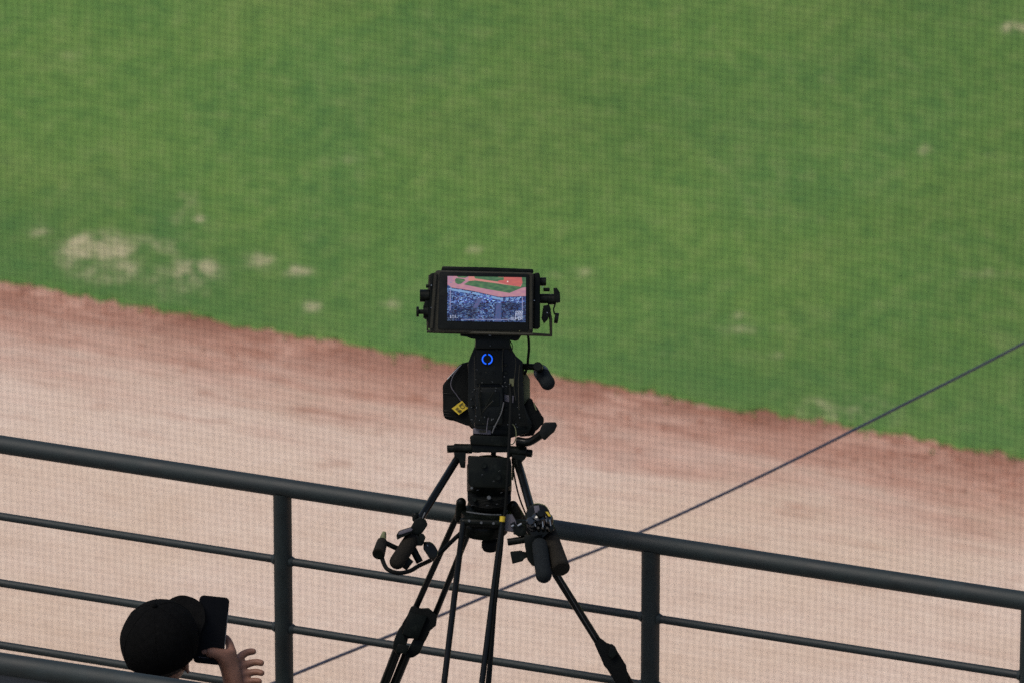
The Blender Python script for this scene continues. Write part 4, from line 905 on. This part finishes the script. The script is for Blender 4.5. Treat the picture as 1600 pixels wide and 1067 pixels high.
# cap: crown, seams, button, bill
cb = B(); bmesh.ops.create_uvsphere(cb, u_segments=48, v_segments=32, radius=1)
bmesh.ops.delete(cb, geom=[v for v in cb.verts if v.co.z < -0.42], context='VERTS')
def crown(f, s, u, k=1.0):
    sq = 1.0 if u < 0.15 else 1 + 0.05 * (u - 0.15)
    w = 1 + 0.006 * math.sin(6 * math.atan2(s, f)) * (1 - abs(u))
    dent = 1 + 0.02 * noise.noise(Vector((f * 2, s * 2, u * 2)))
    return HL(f * 0.108 * k * w * dent, s * 0.097 * k * w * dent, 0.012 + u * 0.101 * k * sq * dent)
seamverts = []
for v in cb.verts: v.co = crown(*v.co)
capo = obj('cap', cb, M['cloth_black'], per, angle=80)
for k in range(6):
    bm = B(); a = R(k * 60 + 30); pts = [crown(math.cos(a) * math.cos(t), math.sin(a) * math.cos(t), math.sin(t), 1.003) for t in [R(-24 + 114 * i / 12) for i in range(12)]]
    tube(bm, pts, 0.0009, seg=5, smooth=False); obj('seam', bm, M['cloth_black'], capo)
bm = B(); e = bmesh.ops.create_uvsphere(bm, u_segments=12, v_segments=8, radius=0.008)
for v in bm.verts: v.co = crown(0, 0, 1.02) + v.co * Vector((1, 1, .6)).length / 1.6
obj('button', bm, M['cloth_black'], capo)
# bill, curved from side to side
bm = B(); NI, NJ = 20, 8; top = []; bot = []
bax = (H(296, 934, 0.10) - H(306, 1030, -0.02)); 
for i in range(NI + 1):
    a = (i / NI) * 2 - 1                 # -1 near side, +1 far side
    rt, rb = [], []
    for j in range(NJ + 1):
        t = j / NJ
        width = 0.5 * (1 - a * a) ** 0.5 if abs(a) < 1 else 0
        inner = HL(0.085 * math.cos(a * 0.95), -a * 0.078, -0.008)
        outer = HL(0.093 + 0.070 * (1 - abs(a) ** 3.2), -a * 0.076, -0.002 + 0.020 * (1 - a * a)) + UP * (0.016 + 0.008 * a) * (1 - a * a) ** 0.3 if abs(a) < 1 else inner
        p = inner.lerp(outer, t)
        rt.append(bm.verts.new(p + ZU * 0.0015)); rb.append(bm.verts.new(p - ZU * 0.0015))
    top.append(rt); bot.append(rb)
for i in range(NI):
    for j in range(NJ):
        bm.faces.new((top[i][j], top[i + 1][j], top[i + 1][j + 1], top[i][j + 1])); bm.faces.new((bot[i][j], bot[i][j + 1], bot[i + 1][j + 1], bot[i + 1][j]))
    bm.faces.new((top[i][NJ], top[i + 1][NJ], bot[i + 1][NJ], bot[i][NJ])); bm.faces.new((top[i][0], bot[i][0], bot[i + 1][0], top[i + 1][0]))
obj('bill', bm, M['cloth_black'], capo, angle=60)

# phone
ph = thing('smartphone', H(335, 985, 0.0), 'dark smartphone held upright in front of the spectator in the black cap', 'phone')
def rr_poly(c, w, h, r, ang, k=6):
    pts = []
    for sx, sy, a0 in ((1, -1, -90), (1, 1, 0), (-1, 1, 90), (-1, -1, 180)):
        for i in range(k + 1):
            a = R(a0 + 90 * i / k); pts.append((sx * (w / 2 - r) + r * math.cos(a), sy * (h / 2 - r) + r * math.sin(a)))
    ca_, sa_ = math.cos(ang), math.sin(ang)
    return [(c[0] + x * ca_ - y * sa_, c[1] + x * sa_ + y * ca_) for x, y in pts]
DPH = DH + 0.10
PC, PANG = (330, 984), R(6)
bm = B(); prism(bm, rr_poly(PC, 47, 106, 7, PANG), DPH, DPH + 0.010, 0.0012); po = obj('case', bm, M['phone'], ph)
bm = B(); prism(bm, rr_poly(PC, 44, 103, 6, PANG), DPH - 0.0008, DPH + 0.002, 0); obj('glass', bm, M['phone'], ph)
bm = B(); prism(bm, rr_poly((PC[0] + 23.2, PC[1] + 2), 1.1, 60, .5, PANG), DPH - 0.0012, DPH + 0.004, 0); obj('metal_edge', bm, M['panel'], ph)
bm = B(); prism(bm, rr_poly((318, 1026.5), 16, 1.2, .5, PANG), DPH - 0.0014, DPH - 0.0007, 0); obj('shine_bar', bm, M['lavender'], ph)  # pale strip coloured as the shine beside the thumb
# seat
st = thing('stadium_seat', Vector((pv.x, pv.y, ZD)), 'blue plastic seat under the spectator in the black cap', 'seat')
bm = B(); c = Vector((pv.x, pv.y, SEATZ)); block(bm, c - fd * 0.2, c + fd * 0.2, 0.42, 0.03, bev=0.008); obj('seat', bm, M['seat'], st)
bm = B(); c2 = c - fd * 0.22; block(bm, c2 + ZU * 0.02, c2 + ZU * 0.34, 0.40, 0.025, up=fd, bev=0.008); obj('backrest', bm, M['seat'], st)
for sg in (-1, 1):
    bm = B(); block(bm, c + sdv * sg * 0.16 - ZU * 0.01, Vector((c.x, c.y, ZD)) + sdv * sg * 0.16, 0.04, 0.04, up=fd, bev=0.003); obj('leg', bm, M['rail'], st)
